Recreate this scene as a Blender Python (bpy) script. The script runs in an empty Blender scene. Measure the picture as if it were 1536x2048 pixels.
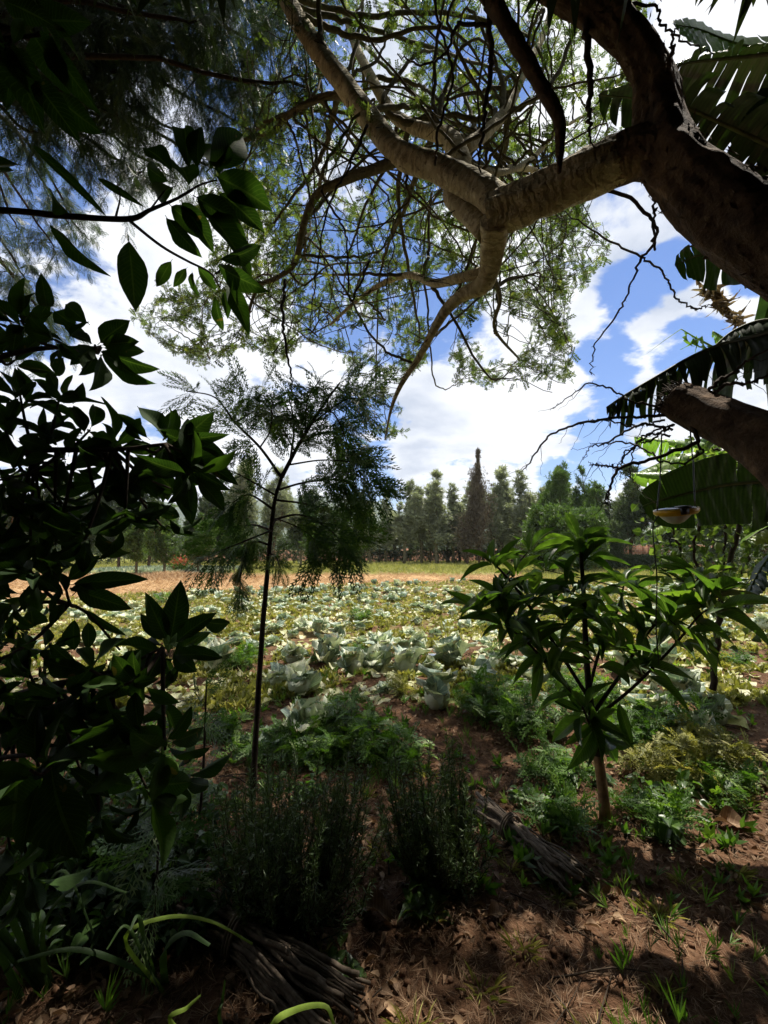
import bpy, math, random
import numpy as np
from mathutils import Vector

rng = np.random.default_rng(7)
random.seed(7)
SC = bpy.context.scene
COL = SC.collection
R = math.radians

# ------------------------------------------------------------------ camera
F = 900.0; CX = 768.0; CY = 1024.0; CAMZ = 1.6
PITCH = math.atan(74 / 900.0)
FW = np.array([0, math.cos(PITCH), math.sin(PITCH)])
UP = np.array([0, -math.sin(PITCH), math.cos(PITCH)])
RT = np.array([1.0, 0, 0])
CAM = np.array([0, 0, CAMZ])
def ray(px, py): return RT * (px - CX) / F + UP * (CY - py) / F + FW
def at(px, py, Y):
    """the point of the place seen at a spot of the photograph, Y metres ahead"""
    d = ray(px, py); return CAM + d * (Y / d[1])
def gr(px, py):
    d = ray(px, py); t = -CAMZ / d[2]; p = CAM + d * t
    return np.array([p[0], p[1], gz(p[0], p[1])])
def proj(P):
    P = np.asarray(P, float) - CAM
    z = P @ FW
    zz = np.where(z > 0.05, z, 0.05)
    return CX + F * (P @ RT) / zz, CY - F * (P @ UP) / zz, z

# ------------------------------------------------------------------ noise and ground height
_tab = np.random.default_rng(3).random((256, 256))
def vnoise(x, y):
    x = np.asarray(x, float); y = np.asarray(y, float)
    xi = np.floor(x).astype(int); yi = np.floor(y).astype(int)
    fx = x - xi; fy = y - yi
    fx = fx * fx * (3 - 2 * fx); fy = fy * fy * (3 - 2 * fy)
    a = _tab[xi % 256, yi % 256]; b = _tab[(xi + 1) % 256, yi % 256]
    c = _tab[xi % 256, (yi + 1) % 256]; d = _tab[(xi + 1) % 256, (yi + 1) % 256]
    return (a * (1 - fx) + b * fx) * (1 - fy) + (c * (1 - fx) + d * fx) * fy
def gz(x, y):
    x = np.asarray(x, float); y = np.asarray(y, float)
    r = np.hypot(x, y)
    near = np.clip(1 - (r - 25) / 30, 0, 1)
    z = (vnoise(x * .5 + 9, y * .5) - .5) * .10 + (vnoise(x * 2.1, y * 2.1 + 5) - .5) * .05 + (vnoise(x * 7, y * 7) - .5) * .022
    z = z + (vnoise(x * 19, y * 19) - .5) * .022 * (r < 14) * (.4 + vnoise(x * 1.5 + 7, y * 1.5)) + (vnoise(x * 41, y * 41) - .5) * .009 * (r < 5)
    row = np.clip((y - 4.6) / 1.0, 0, 1) * np.clip((19 - y) / 2, 0, 1)
    z = z + row * .025 * np.cos((y + .06 * x) / .62 * 2 * math.pi)
    return z * near

# ------------------------------------------------------------------ mesh builder
def nrm(v):
    v = np.asarray(v, float)
    return v / np.maximum(np.linalg.norm(v, axis=-1, keepdims=True), 1e-9)

class MB:
    def __init__(s): s.V = []; s.Q = []; s.T = []; s.L = []; s.n = 0
    def raw(s, V, quads=None, tris=None, L=None):
        V = np.asarray(V, float).reshape(-1, 3)
        s.V.append(V)
        if quads is not None and len(quads): s.Q.append(np.asarray(quads, int).reshape(-1, 4) + s.n)
        if tris is not None and len(tris): s.T.append(np.asarray(tris, int).reshape(-1, 3) + s.n)
        if L is None: L = np.zeros((len(V), 3))
        s.L.append(np.broadcast_to(np.asarray(L, float), (len(V), 3)))
        s.n += len(V)
    def inst(s, tpl, M, P, var=None):
        """tpl = (V, quads, tris, L); M (N,3,3) columns = local axes scaled; P (N,3)"""
        V, q, t, L = tpl
        N = len(P)
        if N == 0: return
        W = np.einsum('nij,kj->nki', M, V) + P[:, None, :]
        k = len(V)
        LL = np.broadcast_to(L, (N, k, 3)).copy()
        if var is None: var = rng.random(N)
        LL[:, :, 2] = var[:, None]
        off = (np.arange(N) * k)[:, None, None]
        s.raw(W.reshape(-1, 3), (q[None] + off).reshape(-1, 4) if len(q) else None,
              (t[None] + off).reshape(-1, 3) if len(t) else None, LL.reshape(-1, 3))
    def tube(s, P, rad, n=6, var=None, rough=0.0, cap=True):
        P = np.asarray(P, float); m = len(P)
        rad = np.broadcast_to(np.asarray(rad, float), (m,))
        T = np.gradient(P, axis=0); T = nrm(T)
        ref = np.array([0, 0, 1.0]) if abs(T[0][2]) < .9 else np.array([1.0, 0, 0])
        N = np.zeros_like(P); N[0] = nrm(np.cross(T[0], ref))
        for i in range(1, m):
            v = N[i - 1] - T[i] * np.dot(N[i - 1], T[i]); N[i] = nrm(v)
        B = np.cross(T, N)
        a = np.arange(n) / n * 2 * math.pi
        rr = rad[:, None] * np.ones((1, n))
        seg = np.concatenate([[0], np.cumsum(np.linalg.norm(np.diff(P, axis=0), axis=1))])
        if rough > 0:
            rr = rr * (1 + rough * (vnoise(np.cos(a)[None] * 3 + 20, (seg[:, None] / np.maximum(rad.max(), .01)) * .6 + np.sin(a)[None] * 3) - .5) * 2
                         + rough * .5 * (vnoise(a[None] * 5 + 3, seg[:, None] / np.maximum(rad.max(), .01) * 2.5) - .5) * 2)
        V = P[:, None] + (np.cos(a)[None, :, None] * N[:, None] + np.sin(a)[None, :, None] * B[:, None]) * rr[:, :, None]
        i = np.arange(m - 1)[:, None]; j = np.arange(n)[None]
        q = np.stack([i * n + j, i * n + (j + 1) % n, (i + 1) * n + (j + 1) % n, (i + 1) * n + j], -1).reshape(-1, 4)
        L = np.zeros((m, n, 3)); L[:, :, 0] = a[None] / 6.283; L[:, :, 1] = seg[:, None]
        L[:, :, 2] = rng.random() if var is None else var
        V = V.reshape(-1, 3); L = L.reshape(-1, 3)
        t = None
        if cap and n >= 3:
            V = np.vstack([V, P[0], P[-1]]); L = np.vstack([L, L[0], L[-1]])
            k = m * n; jj = np.arange(n)
            t = np.vstack([np.stack([np.full(n, k), (jj + 1) % n, jj], -1),
                           np.stack([np.full(n, k + 1), (m - 1) * n + jj, (m - 1) * n + (jj + 1) % n], -1)])
        s.raw(V, q, t, L)
    def box(s, c, h, rot=None, var=0.5):
        c = np.asarray(c, float); h = np.asarray(h, float)
        V = np.array([[x, y, z] for x in (-1, 1) for y in (-1, 1) for z in (-1, 1)], float) * h
        if rot is not None: V = V @ np.asarray(rot).T
        q = [[0, 1, 3, 2], [4, 6, 7, 5], [0, 4, 5, 1], [2, 3, 7, 6], [0, 2, 6, 4], [1, 5, 7, 3]]
        s.raw(V + c, q, None, [0, 0, var])
    def lathe(s, prof, c, n=32, axes=None):
        prof = np.asarray(prof, float); m = len(prof)
        a = np.arange(n) / n * 2 * math.pi
        V = np.stack([prof[:, 0][:, None] * np.cos(a), prof[:, 0][:, None] * np.sin(a), prof[:, 1][:, None] * np.ones(n)], -1).reshape(-1, 3)
        if axes is not None: V = V @ np.asarray(axes).T
        i = np.arange(m - 1)[:, None]; j = np.arange(n)[None]
        q = np.stack([i * n + j, i * n + (j + 1) % n, (i + 1) * n + (j + 1) % n, (i + 1) * n + j], -1).reshape(-1, 4)
        s.raw(V + np.asarray(c), q)
    def mesh(s, name, mat, origin=(0, 0, 0), smooth=True):
        V = np.vstack(s.V) - np.asarray(origin, float)
        Q = np.vstack(s.Q) if s.Q else np.zeros((0, 4), int)
        T = np.vstack(s.T) if s.T else np.zeros((0, 3), int)
        me = bpy.data.meshes.new(name)
        me.vertices.add(len(V)); me.vertices.foreach_set('co', V.astype(np.float32).ravel())
        nl = Q.size + T.size; me.loops.add(nl)
        me.loops.foreach_set('vertex_index', np.concatenate([Q.ravel(), T.ravel()]).astype(np.int32))
        st = np.concatenate([np.arange(len(Q)) * 4, Q.size + np.arange(len(T)) * 3]).astype(np.int32)
        me.polygons.add(len(st)); me.polygons.foreach_set('loop_start', st)
        me.update(calc_edges=True)
        if smooth: me.polygons.foreach_set('use_smooth', np.ones(len(st), bool))
        at_ = me.attributes.new('lv', 'FLOAT_VECTOR', 'POINT')
        at_.data.foreach_set('vector', np.vstack(s.L).astype(np.float32).ravel())
        if isinstance(mat, (list, tuple)):
            for m in mat: me.materials.append(m)
        else: me.materials.append(mat)
        me.validate()
        return me
    def build(s, name, mat, parent=None, origin=None, smooth=True):
        if origin is None: origin = wloc(parent) if parent is not None else (0, 0, 0)
        me = s.mesh(name, mat, origin, smooth)
        o = bpy.data.objects.new(name, me); COL.objects.link(o)
        if parent is not None:
            o.parent = parent
        else: o.location = origin
        return o

def wloc(o):
    v = Vector((0, 0, 0))
    while o is not None: v = v + o.location; o = o.parent
    return np.array(v)
def tag(o, label=None, cat=None, group=None, kind=None):
    if label: o['label'] = label
    if cat: o['category'] = cat
    if group: o['group'] = group
    if kind: o['kind'] = kind
    return o
def empty(name, loc, label=None, cat=None, group=None):
    o = bpy.data.objects.new(name, None); COL.objects.link(o); o.location = tuple(float(v) for v in loc)
    o.empty_display_size = .1
    return tag(o, label, cat, group)
def copy_tree(o, parent=None):
    c = o.copy(); COL.objects.link(c)
    if parent is not None: c.parent = parent
    for ch in list(o.children): copy_tree(ch, c)
    return c

# ------------------------------------------------------------------ frames, curves
def frames(D, Nn, sx, sy, sz=None):
    """axes for instances: Y along D, Z near Nn. returns (N,3,3) columns scaled"""
    Y = nrm(D); Z = Nn - Y * np.sum(Nn * Y, -1, keepdims=True)
    bad = np.linalg.norm(Z, axis=-1) < 1e-4
    Z[bad] = np.array([.3, .5, .8]); Z = Z - Y * np.sum(Z * Y, -1, keepdims=True); Z = nrm(Z)
    X = np.cross(Y, Z)
    N = len(Y)
    sx = np.broadcast_to(sx, (N,)); sy = np.broadcast_to(sy, (N,)); sz = sy if sz is None else np.broadcast_to(sz, (N,))
    return np.stack([X * sx[:, None], Y * sy[:, None], Z * sz[:, None]], -1)
def spline(P, n):
    """Catmull-Rom through rows of P (any columns)"""
    P = np.asarray(P, float); m = len(P)
    E = np.vstack([2 * P[0] - P[1], P, 2 * P[-1] - P[-2]])
    out = []
    for u in np.linspace(0, m - 1, n):
        i = min(int(u), m - 2); t = u - i
        a, b, c, d = E[i], E[i + 1], E[i + 2], E[i + 3]
        out.append(.5 * (2 * b + (c - a) * t + (2 * a - 5 * b + 4 * c - d) * t * t + (3 * b - a - 3 * c + d) * t ** 3))
    return np.array(out)
def trace(rows, n=None):
    """rows (px, py, depth, thickness px) -> points, radii"""
    R_ = [list(at(a, b, d)) + [w / 2 * d / F] for a, b, d, w in rows]
    S = spline(R_, n or (len(rows) - 1) * 6 + 1)
    return S[:, :3], np.maximum(S[:, 3], .001)
def rvec(n, up=0.0):
    v = rng.normal(size=(n, 3)); v = nrm(v); v[:, 2] += up; return nrm(v)
def wiggle(P, amp, seed=None):
    P = np.array(P, float); g = np.random.default_rng(seed if seed is not None else int(rng.integers(1e9)))
    w = g.normal(size=P.shape) * amp; w[0] = 0
    return P + w

# ------------------------------------------------------------------ leaf templates (unit length along Y, unit width along X, normal Z)
def tpl_leaf(nt=8, ns=5, peak=.45, sharp=1.0, fold=.25, droop=.25, wave=.0, petiole=.0, seed=0, bite=0.0):
    g = np.random.default_rng(seed)
    t = np.linspace(0, 1, nt); s_ = np.linspace(-1, 1, ns)
    a = math.log(.5) / math.log(peak)
    w = np.sin(np.pi * t ** a) ** sharp * .5
    w[0] = .008; w[-1] = .004
    V = []; L = []
    ph = g.random(2) * 6
    for i in range(nt):
        e = g.random(2) * bite
        for j in range(ns):
            s = s_[j]
            ww = w[i] * (1 - (e[0] if s < 0 else e[1]) * (abs(s) > .9) * (0 < i < nt - 1))
            x = s * ww; y = petiole + t[i] * (1 - petiole)
            z = abs(s) * w[i] * fold - droop * t[i] ** 2 + wave * math.sin(t[i] * 9 + ph[0 if s < 0 else 1]) * abs(s)
            V.append((x, y, z)); L.append((s, t[i], 0))
    q = [(i * ns + j, i * ns + j + 1, (i + 1) * ns + j + 1, (i + 1) * ns + j) for i in range(nt - 1) for j in range(ns - 1)]
    if petiole > 0:
        k = len(V)
        for x, y, z in ((-.018, 0, 0), (.018, 0, 0), (.018, petiole * 1.08, 0.004), (-.018, petiole * 1.08, 0.004)):
            V.append((x, y, z)); L.append((0, 0, 0))
        q.append((k, k + 1, k + 2, k + 3))
    return np.array(V, float), np.array(q, int), np.zeros((0, 3), int), np.array(L, float)
def merge_tpl(parts):
    V = []; q = []; t = []; L = []; n = 0
    for v, a, b, l in parts:
        V.append(v); L.append(l)
        if len(a): q.append(a + n)
        if len(b): t.append(b + n)
        n += len(v)
    return (np.vstack(V), np.vstack(q) if q else np.zeros((0, 4), int), np.vstack(t) if t else np.zeros((0, 3), int), np.vstack(L))
def blade(p, d, ln, w, z=0.0, bend=0):
    """flat narrow diamond from p along d (2-D dir in XY) -> quad"""
    d = np.array(d, float); d = d / np.linalg.norm(d); nx = np.array([-d[1], d[0]])
    p = np.array(p, float)
    a = p; b = p + d * ln * .45 + nx * w / 2; c = p + d * ln; e = p + d * ln * .45 - nx * w / 2
    V = np.array([[a[0], a[1], z], [e[0], e[1], z - bend * .3], [c[0], c[1], z - bend], [b[0], b[1], z - bend * .3]])
    return V, np.array([[0, 1, 2, 3]]), np.zeros((0, 3), int), np.array([[0, 0, 0], [1, .5, 0], [0, 1, 0], [-1, .5, 0]], float)
def tpl_frond(pairs=11, lobes=3, seed=0, curve=.35, wid=.30, lw=.020):
    """grevillea leaf: pinnate with pinnae again cut in narrow lobes"""
    g = np.random.default_rng(seed); parts = []
    nseg = 6; ys = np.linspace(0, 1, nseg); zf = lambda y: -curve * y * y
    V = []; 
    for y in ys: V += [(-.006, y, zf(y)), (.006, y, zf(y))]
    q = [(2 * i, 2 * i + 1, 2 * i + 3, 2 * i + 2) for i in range(nseg - 1)]
    parts.append((np.array(V), np.array(q), np.zeros((0, 3), int), np.zeros((len(V), 3))))
    for k in range(pairs):
        y = .12 + .84 * k / (pairs - 1)
        ln = wid * (math.sin(math.pi * min(1, (y * .86 + .12))) ** .7) * (.85 + .3 * g.random())
        for sgn in (-1, 1):
            ang = R(38 + g.random() * 14)
            d = np.array([sgn * math.sin(ang), math.cos(ang)])
            p = np.array([0, y]); zz = zf(y)
            dz = -.25 * ln * (g.random() * 1.2)
            parts.append(blade(p, d, ln, lw, zz, -dz))
            for m in range(1, lobes + 1):
                u = m / (lobes + 1.0)
                pp = p + d * ln * u
                for s2 in (-1, 1):
                    if lobes < 3 and s2 == -sgn and m > 1: continue
                    a2 = R(30 + 12 * g.random()) * s2
                    d2 = np.array([d[0] * math.cos(a2) - d[1] * math.sin(a2), d[0] * math.sin(a2) + d[1] * math.cos(a2)])
                    parts.append(blade(pp, d2, ln * .50 * (1.1 - u * .6), lw * .85, zz + dz * u, ln * .1))
    parts.append(blade((0, .97), (0, 1), .12, lw, zf(1)))
    return merge_tpl(parts)
def tpl_pinnate(pairs=6, seed=0, ll=.30, lw=.15, two=False):
    g = np.random.default_rng(seed); parts = [blade((0, 0), (0, 1), 1.0, .03)]
    for k in range(pairs):
        y = .15 + .8 * k / (pairs - 1)
        for sgn in (-1, 1):
            an = R(62 + 14 * g.random())
            parts.append(blade((0, y), (sgn * math.sin(an), math.cos(an)), ll * (.8 + .35 * g.random()) * (1 - .3 * abs(y - .5)), lw, 0, .05 * g.normal()))
    return merge_tpl(parts)
def tpl_card(w=.4, fold=.12):
    V = np.array([[0, 0, 0], [w / 2, .45, fold], [0, 1, 0], [-w / 2, .45, fold]], float)
    return V, np.array([[0, 1, 2, 3]]), np.zeros((0, 3), int), np.array([[0, 0, 0], [1, .5, 0], [0, 1, 0], [-1, .5, 0]], float)
def tpl_spray(n=7, w=.16, seed=0, spread=1.0):
    g = np.random.default_rng(seed); parts = []
    for i in range(n):
        d = nrm(np.array([g.normal() * spread, 1.0, g.normal() * spread])); l = .6 + .5 * g.random()
        base = np.array([0, .35 * g.random(), 0])
        n_ = nrm(np.cross(d, g.normal(size=3)))
        V = np.array([base, base + d * l * .45 + n_ * w / 2, base + d * l, base + d * l * .45 - n_ * w / 2])
        parts.append((V, np.array([[0, 1, 2, 3]]), np.zeros((0, 3), int), np.array([[0, 0, 0], [1, .5, 0], [0, 1, 0], [-1, .5, 0]], float)))
    return merge_tpl(parts)

# ------------------------------------------------------------------ materials
class NT:
    def __init__(s, name):
        s.m = bpy.data.materials.new(name); s.m.use_nodes = True
        s.t = s.m.node_tree; s.t.nodes.clear()
        s.out = s.t.nodes.new('ShaderNodeOutputMaterial')
    def n(s, typ, **kw):
        nd = s.t.nodes.new(typ)
        for k, v in kw.items():
            if k.startswith('i_'): nd.inputs[k[2:].replace('_', ' ')].default_value = v
            else: setattr(nd, k, v)
        return nd
    def l(s, a, b): s.t.links.new(a, b)
    def noise(s, scale, detail=4, rough=.6, vec=None, out='Fac'):
        nd = s.n('ShaderNodeTexNoise'); nd.inputs['Scale'].default_value = scale
        nd.inputs['Detail'].default_value = detail; nd.inputs['Roughness'].default_value = rough
        if vec is not None: s.l(vec, nd.inputs['Vector'])
        return nd.outputs[out]
    def ramp(s, fac, stops):
        nd = s.n('ShaderNodeValToRGB'); e = nd.color_ramp.elements
        while len(e) < len(stops): e.new(.5)
        for i, (p, c) in enumerate(stops):
            e[i].position = p; e[i].color = (*c, 1) if len(c) == 3 else c
        s.l(fac, nd.inputs['Fac']); return nd.outputs['Color']
    def mix(s, fac, a, b, mode='MIX'):
        nd = s.n('ShaderNodeMix', data_type='RGBA', blend_type=mode)
        for k, v in ((0, fac), (6, a), (7, b)):
            if isinstance(v, (int, float)): nd.inputs[k].default_value = v
            elif isinstance(v, tuple): nd.inputs[k].default_value = (*v, 1)
            else: s.l(v, nd.inputs[k])
        return nd.outputs[2]
    def math(s, op, a, b=None, c=None, clamp=False):
        nd = s.n('ShaderNodeMath', operation=op); nd.use_clamp = clamp
        for k, v in ((0, a), (1, b), (2, c)):
            if v is None: continue
            if isinstance(v, (int, float)): nd.inputs[k].default_value = v
            else: s.l(v, nd.inputs[k])
        return nd.outputs[0]
    def lv(s):
        a = s.n('ShaderNodeAttribute'); a.attribute_name = 'lv'
        sp = s.n('ShaderNodeSeparateXYZ'); s.l(a.outputs['Vector'], sp.inputs[0])
        return sp.outputs[0], sp.outputs[1], sp.outputs[2], a.outputs['Vector']
    def pos(s): return s.n('ShaderNodeNewGeometry').outputs['Position']
    def bsdf(s, col, rough=.6, spec=.5, bump=None, bstr=.3, bdist=.01, transl=0.0, tcol=None, sheen=0):
        p = s.n('ShaderNodeBsdfPrincipled')
        if isinstance(col, tuple): p.inputs['Base Color'].default_value = (*col, 1)
        else: s.l(col, p.inputs['Base Color'])
        if isinstance(rough, (int, float)): p.inputs['Roughness'].default_value = rough
        else: s.l(rough, p.inputs['Roughness'])
        p.inputs['Specular IOR Level'].default_value = spec
        if bump is not None:
            b = s.n('ShaderNodeBump'); b.inputs['Strength'].default_value = bstr; b.inputs['Distance'].default_value = bdist
            s.l(bump, b.inputs['Height']); s.l(b.outputs[0], p.inputs['Normal'])
        res = p.outputs[0]
        if transl > 0:
            t = s.n('ShaderNodeBsdfTranslucent')
            c = tcol if tcol is not None else col
            if isinstance(c, tuple): t.inputs[0].default_value = (*c, 1)
            else: s.l(c, t.inputs[0])
            mx = s.n('ShaderNodeMixShader'); mx.inputs[0].default_value = transl
            s.l(res, mx.inputs[1]); s.l(t.outputs[0], mx.inputs[2]); res = mx.outputs[0]
        s.l(res, s.out.inputs['Surface'])
        return s.m

def leaf_mat(name, c1, c2, c3=None, tr=.35, tc=(1.35, 1.5, .55), rough=.42, spec=.5, vein=0, vcol=None, spots=0.0, par=False):
    N = NT(name); s_, t_, v_, vec = N.lv()
    col = N.ramp(v_, [(0, c1), (.75, c2), (1, c3 or c2)])
    if vein:
        a = N.math('ABSOLUTE', s_)
        if par:
            w = N.math('SINE', N.math('MULTIPLY', t_, vein))
            fac = N.math('MULTIPLY', N.math('ADD', w, 1), .5)
            vm = N.math('MULTIPLY', fac, .35)
        else:
            u = N.math('SUBTRACT', t_, N.math('MULTIPLY', a, .22))
            w = N.math('SINE', N.math('MULTIPLY', u, vein))
            vm = N.math('MULTIPLY', N.math('GREATER_THAN', w, .86), .45)
            mid = N.math('LESS_THAN', a, .06)
            vm = N.math('MAXIMUM', vm, N.math('MULTIPLY', mid, .8))
        col = N.mix(vm, col, vcol or tuple(min(1, x * 1.9) for x in c2))
    nz = N.noise(35, 3, .6, N.pos())
    col = N.mix(.55, col, N.ramp(nz, [(.3, (.55, .55, .55)), (.7, (1.25, 1.25, 1.2))]), 'MULTIPLY')
    if spots > 0:
        sp = N.noise(22, 2, .5, N.pos())
        col = N.mix(N.math('MULTIPLY', N.math('GREATER_THAN', sp, .72), spots), col, (.16, .10, .04))
    tcol = N.mix(1.0, col, tc, 'MULTIPLY')
    return N.bsdf(col, rough, spec, bump=N.noise(60, 2, .5, N.pos()), bstr=.15, bdist=.004, transl=tr, tcol=tcol)

def base_col(N, n1, n2):
    c = N.ramp(n1, [(.3, (.05, .034, .024)), (.55, (.155, .105, .068)), (.75, (.36, .24, .145))])
    return N.mix(.6, c, N.ramp(n2, [(.35, (.5, .5, .5)), (.65, (1.2, 1.2, 1.15))]), 'MULTIPLY')
def bark_mat(name, c1, c2, c3, scale=14, bstr=.7, bdist=.02, rings=0.0, ringcol=(.05, .035, .02), moss=None, rough=.9, base=None):
    N = NT(name); s_, t_, v_, vec = N.lv(); p = N.pos()
    n1 = N.noise(scale, 8, .65, p); n2 = N.noise(scale * .22, 4, .6, p)
    col = N.ramp(n1, [(.3, c1), (.55, c2), (.75, c3)])
    col = N.mix(.6, col, N.ramp(n2, [(.35, (.5, .5, .5)), (.65, (1.2, 1.2, 1.15))]), 'MULTIPLY')
    h = n1
    if rings > 0:
        m = N.n('ShaderNodeMapping'); m.inputs['Scale'].default_value = (1.6, rings, 1); N.l(vec, m.inputs[0])
        rn = N.noise(2.2, 5, .7, m.outputs[0])
        k = N.math('MULTIPLY', N.math('GREATER_THAN', rn, .60), .55)
        col = N.mix(k, col, ringcol)
        m2 = N.n('ShaderNodeMapping'); m2.inputs['Scale'].default_value = (5, 6, 1); N.l(vec, m2.inputs[0])
        kn = N.noise(3.0, 3, .6, m2.outputs[0])
        col = N.mix(N.math('MULTIPLY', N.math('GREATER_THAN', kn, .68), .8), col, ringcol)
        wv = N.math('SINE', N.math('ADD', N.math('MULTIPLY', t_, 115), N.math('MULTIPLY', N.noise(7, 4, .65, p), 26)))
        ln = N.math('MULTIPLY', N.math('GREATER_THAN', wv, .80), N.math('GREATER_THAN', N.noise(4, 3, .6, p), .44))
        col = N.mix(N.math('MULTIPLY', ln, .42), col, ringcol)
        ln2 = N.math('MULTIPLY', N.math('LESS_THAN', wv, -.75), N.math('GREATER_THAN', N.noise(5, 3, .6, p), .5))
        col = N.mix(N.math('MULTIPLY', ln2, .5), col, (.62, .56, .40))
        h = N.math('ADD', N.math('ADD', N.math('MULTIPLY', n1, .4), rn), N.math('MULTIPLY', wv, .35))
        if base:
            bm_ = N.math('GREATER_THAN', N.math('ADD', N.math('MULTIPLY', t_, 2.2), N.math('MULTIPLY', N.noise(9, 6, .7, p), .9)), 1.05)
            col = N.mix(bm_, base_col(N, n1, n2), col)
    if moss:
        col = N.mix(N.math('MULTIPLY', N.math('GREATER_THAN', N.noise(5, 5, .7, p), .56), .6), col, moss)
    return N.bsdf(col, rough, .2, bump=h, bstr=bstr, bdist=bdist)

def plain(name, c, rough=.5, spec=.5, nscale=30, amt=.25, metal=0, bstr=.1):
    N = NT(name)
    n = N.noise(nscale, 4, .6, N.pos())
    col = N.mix(1.0, c, N.ramp(n, [(.3, (1 - amt,) * 3), (.7, (1 + amt * .4,) * 3)]), 'MULTIPLY')
    m = N.bsdf(col, rough, spec, bump=n, bstr=bstr, bdist=.003)
    return m

M = {}
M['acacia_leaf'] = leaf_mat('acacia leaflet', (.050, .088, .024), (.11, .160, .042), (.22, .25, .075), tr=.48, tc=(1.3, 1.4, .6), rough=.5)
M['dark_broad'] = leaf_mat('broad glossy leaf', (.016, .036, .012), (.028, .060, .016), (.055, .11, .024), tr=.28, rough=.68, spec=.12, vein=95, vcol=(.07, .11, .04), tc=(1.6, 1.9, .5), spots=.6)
M['loquat'] = leaf_mat('long shrub leaf', (.035, .075, .018), (.07, .14, .028), (.15, .24, .045), tr=.42, rough=.38, vein=110, vcol=(.16, .22, .09), tc=(1.5, 1.7, .5), spots=.35)
M['grev'] = leaf_mat('feathery leaf', (.036, .078, .028), (.072, .13, .044), (.13, .19, .06), tr=.46, rough=.45, tc=(1.4, 1.6, .6))
M['grev_big'] = leaf_mat('silky tree leaf', (.028, .050, .025), (.052, .085, .040), (.11, .155, .06), tr=.30, rough=.45)
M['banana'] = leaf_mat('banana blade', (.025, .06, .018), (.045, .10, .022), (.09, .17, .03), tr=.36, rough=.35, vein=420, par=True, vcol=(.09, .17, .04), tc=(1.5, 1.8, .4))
M['banana_shaded'] = leaf_mat('shaded banana blade', (.015, .034, .014), (.026, .056, .018), (.045, .085, .024), tr=.05, rough=.4, vein=420, par=True, vcol=(.07, .12, .04), tc=(1.4, 1.7, .4))  # banana blade again, darkened in colour to stand in for shade
M['banana_lit'] = leaf_mat('sunlit banana blade', (.10, .20, .04), (.20, .33, .08), (.34, .42, .14), tr=.42, rough=.35, vein=420, par=True, vcol=(.24, .34, .12), tc=(1.3, 1.5, .5))  # banana blade again, lightened in colour to stand in for sunlight
M['banana_rib'] = plain('banana rib', (.12, .15, .055), .6, .3, 7, .6)
M['banana_dry'] = leaf_mat('dry banana blade', (.13, .09, .045), (.26, .20, .10), (.38, .33, .18), tr=.3, rough=.7, tc=(1.1, 1, .8))
M['bark_brown'] = bark_mat('rough brown bark', (.045, .029, .019), (.125, .080, .049), (.26, .165, .095), 9, 1.0, .08)
M['bark_pale'] = bark_mat('pale peeling bark', (.27, .235, .14), (.46, .40, .25), (.62, .56, .38), 11, .35, .012, rings=16, ringcol=(.12, .09, .055))
M['bark_join'] = bark_mat('pale bark grading to brown', (.27, .235, .14), (.46, .40, .25), (.62, .56, .38), 11, .5, .02, rings=16, ringcol=(.12, .09, .055), base=True)
M['twig'] = bark_mat('dark twig bark', (.028, .020, .014), (.055, .040, .028), (.10, .078, .055), 40, .4, .005)
M['twig_pale'] = bark_mat('greenish twig bark', (.07, .065, .035), (.13, .115, .065), (.20, .18, .10), 40, .3, .004)
M['rosemary'] = leaf_mat('needle leaf', (.045, .08, .032), (.095, .15, .058), (.20, .27, .10), tr=.2, rough=.5)
M['weed'] = leaf_mat('feathery weed leaf', (.055, .12, .020), (.11, .21, .035), (.22, .33, .06), tr=.40, rough=.5, tc=(1.3, 1.5, .5))
M['weed2'] = leaf_mat('small weed leaf', (.17, .18, .045), (.33, .33, .085), (.56, .50, .20), tr=.35, rough=.55, tc=(1.2, 1.25, .55))
M['grass'] = leaf_mat('grass blade', (.18, .19, .05), (.35, .35, .10), (.58, .51, .23), tr=.30, rough=.6, tc=(1.15, 1.2, .6))
M['strap'] = leaf_mat('strap leaf', (.022, .045, .014), (.04, .075, .02), (.25, .36, .06), tr=.3, rough=.6, spec=.2)
M['straw'] = leaf_mat('straw', (.30, .17, .08), (.50, .33, .17), (.62, .47, .28), tr=.15, rough=.8, tc=(1, 1, 1))
M['litter'] = leaf_mat('dead leaf', (.10, .055, .028), (.24, .14, .075), (.42, .28, .16), tr=.15, rough=.75, tc=(1.1, 1, .8), vein=60, vcol=(.4, .27, .16))
M['far1'] = leaf_mat('silvery far leaf', (.15, .17, .12), (.32, .35, .26), (.56, .58, .47), tr=.36, rough=.45, spec=.6, tc=(1.2, 1.3, .7))
M['far2'] = leaf_mat('green far leaf', (.035, .07, .02), (.10, .165, .04), (.24, .33, .09), tr=.34, rough=.45, tc=(1.3, 1.5, .5))
M['far3'] = leaf_mat('dark far leaf', (.03, .05, .024), (.07, .10, .045), (.16, .20, .09), tr=.28, rough=.5)
M['cyp'] = leaf_mat('browned cypress leaf', (.085, .07, .048), (.15, .125, .085), (.24, .21, .14), tr=.12, rough=.8, tc=(1, 1, .8))
M['stick'] = bark_mat('weathered stick', (.07, .055, .042), (.16, .125, .095), (.28, .23, .18), 30, .5, .006)
M['added_shade_leaf'] = leaf_mat('added shade foliage leaf', (.03, .055, .02), (.05, .08, .03), tr=.08, rough=.7, spec=.2)  # for the unseen foliage added to block light
M['vine'] = leaf_mat('creeper leaf', (.045, .085, .020), (.09, .15, .035), (.24, .32, .10), tr=.35, rough=.4, vein=40, vcol=(.2, .27, .1))

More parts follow.
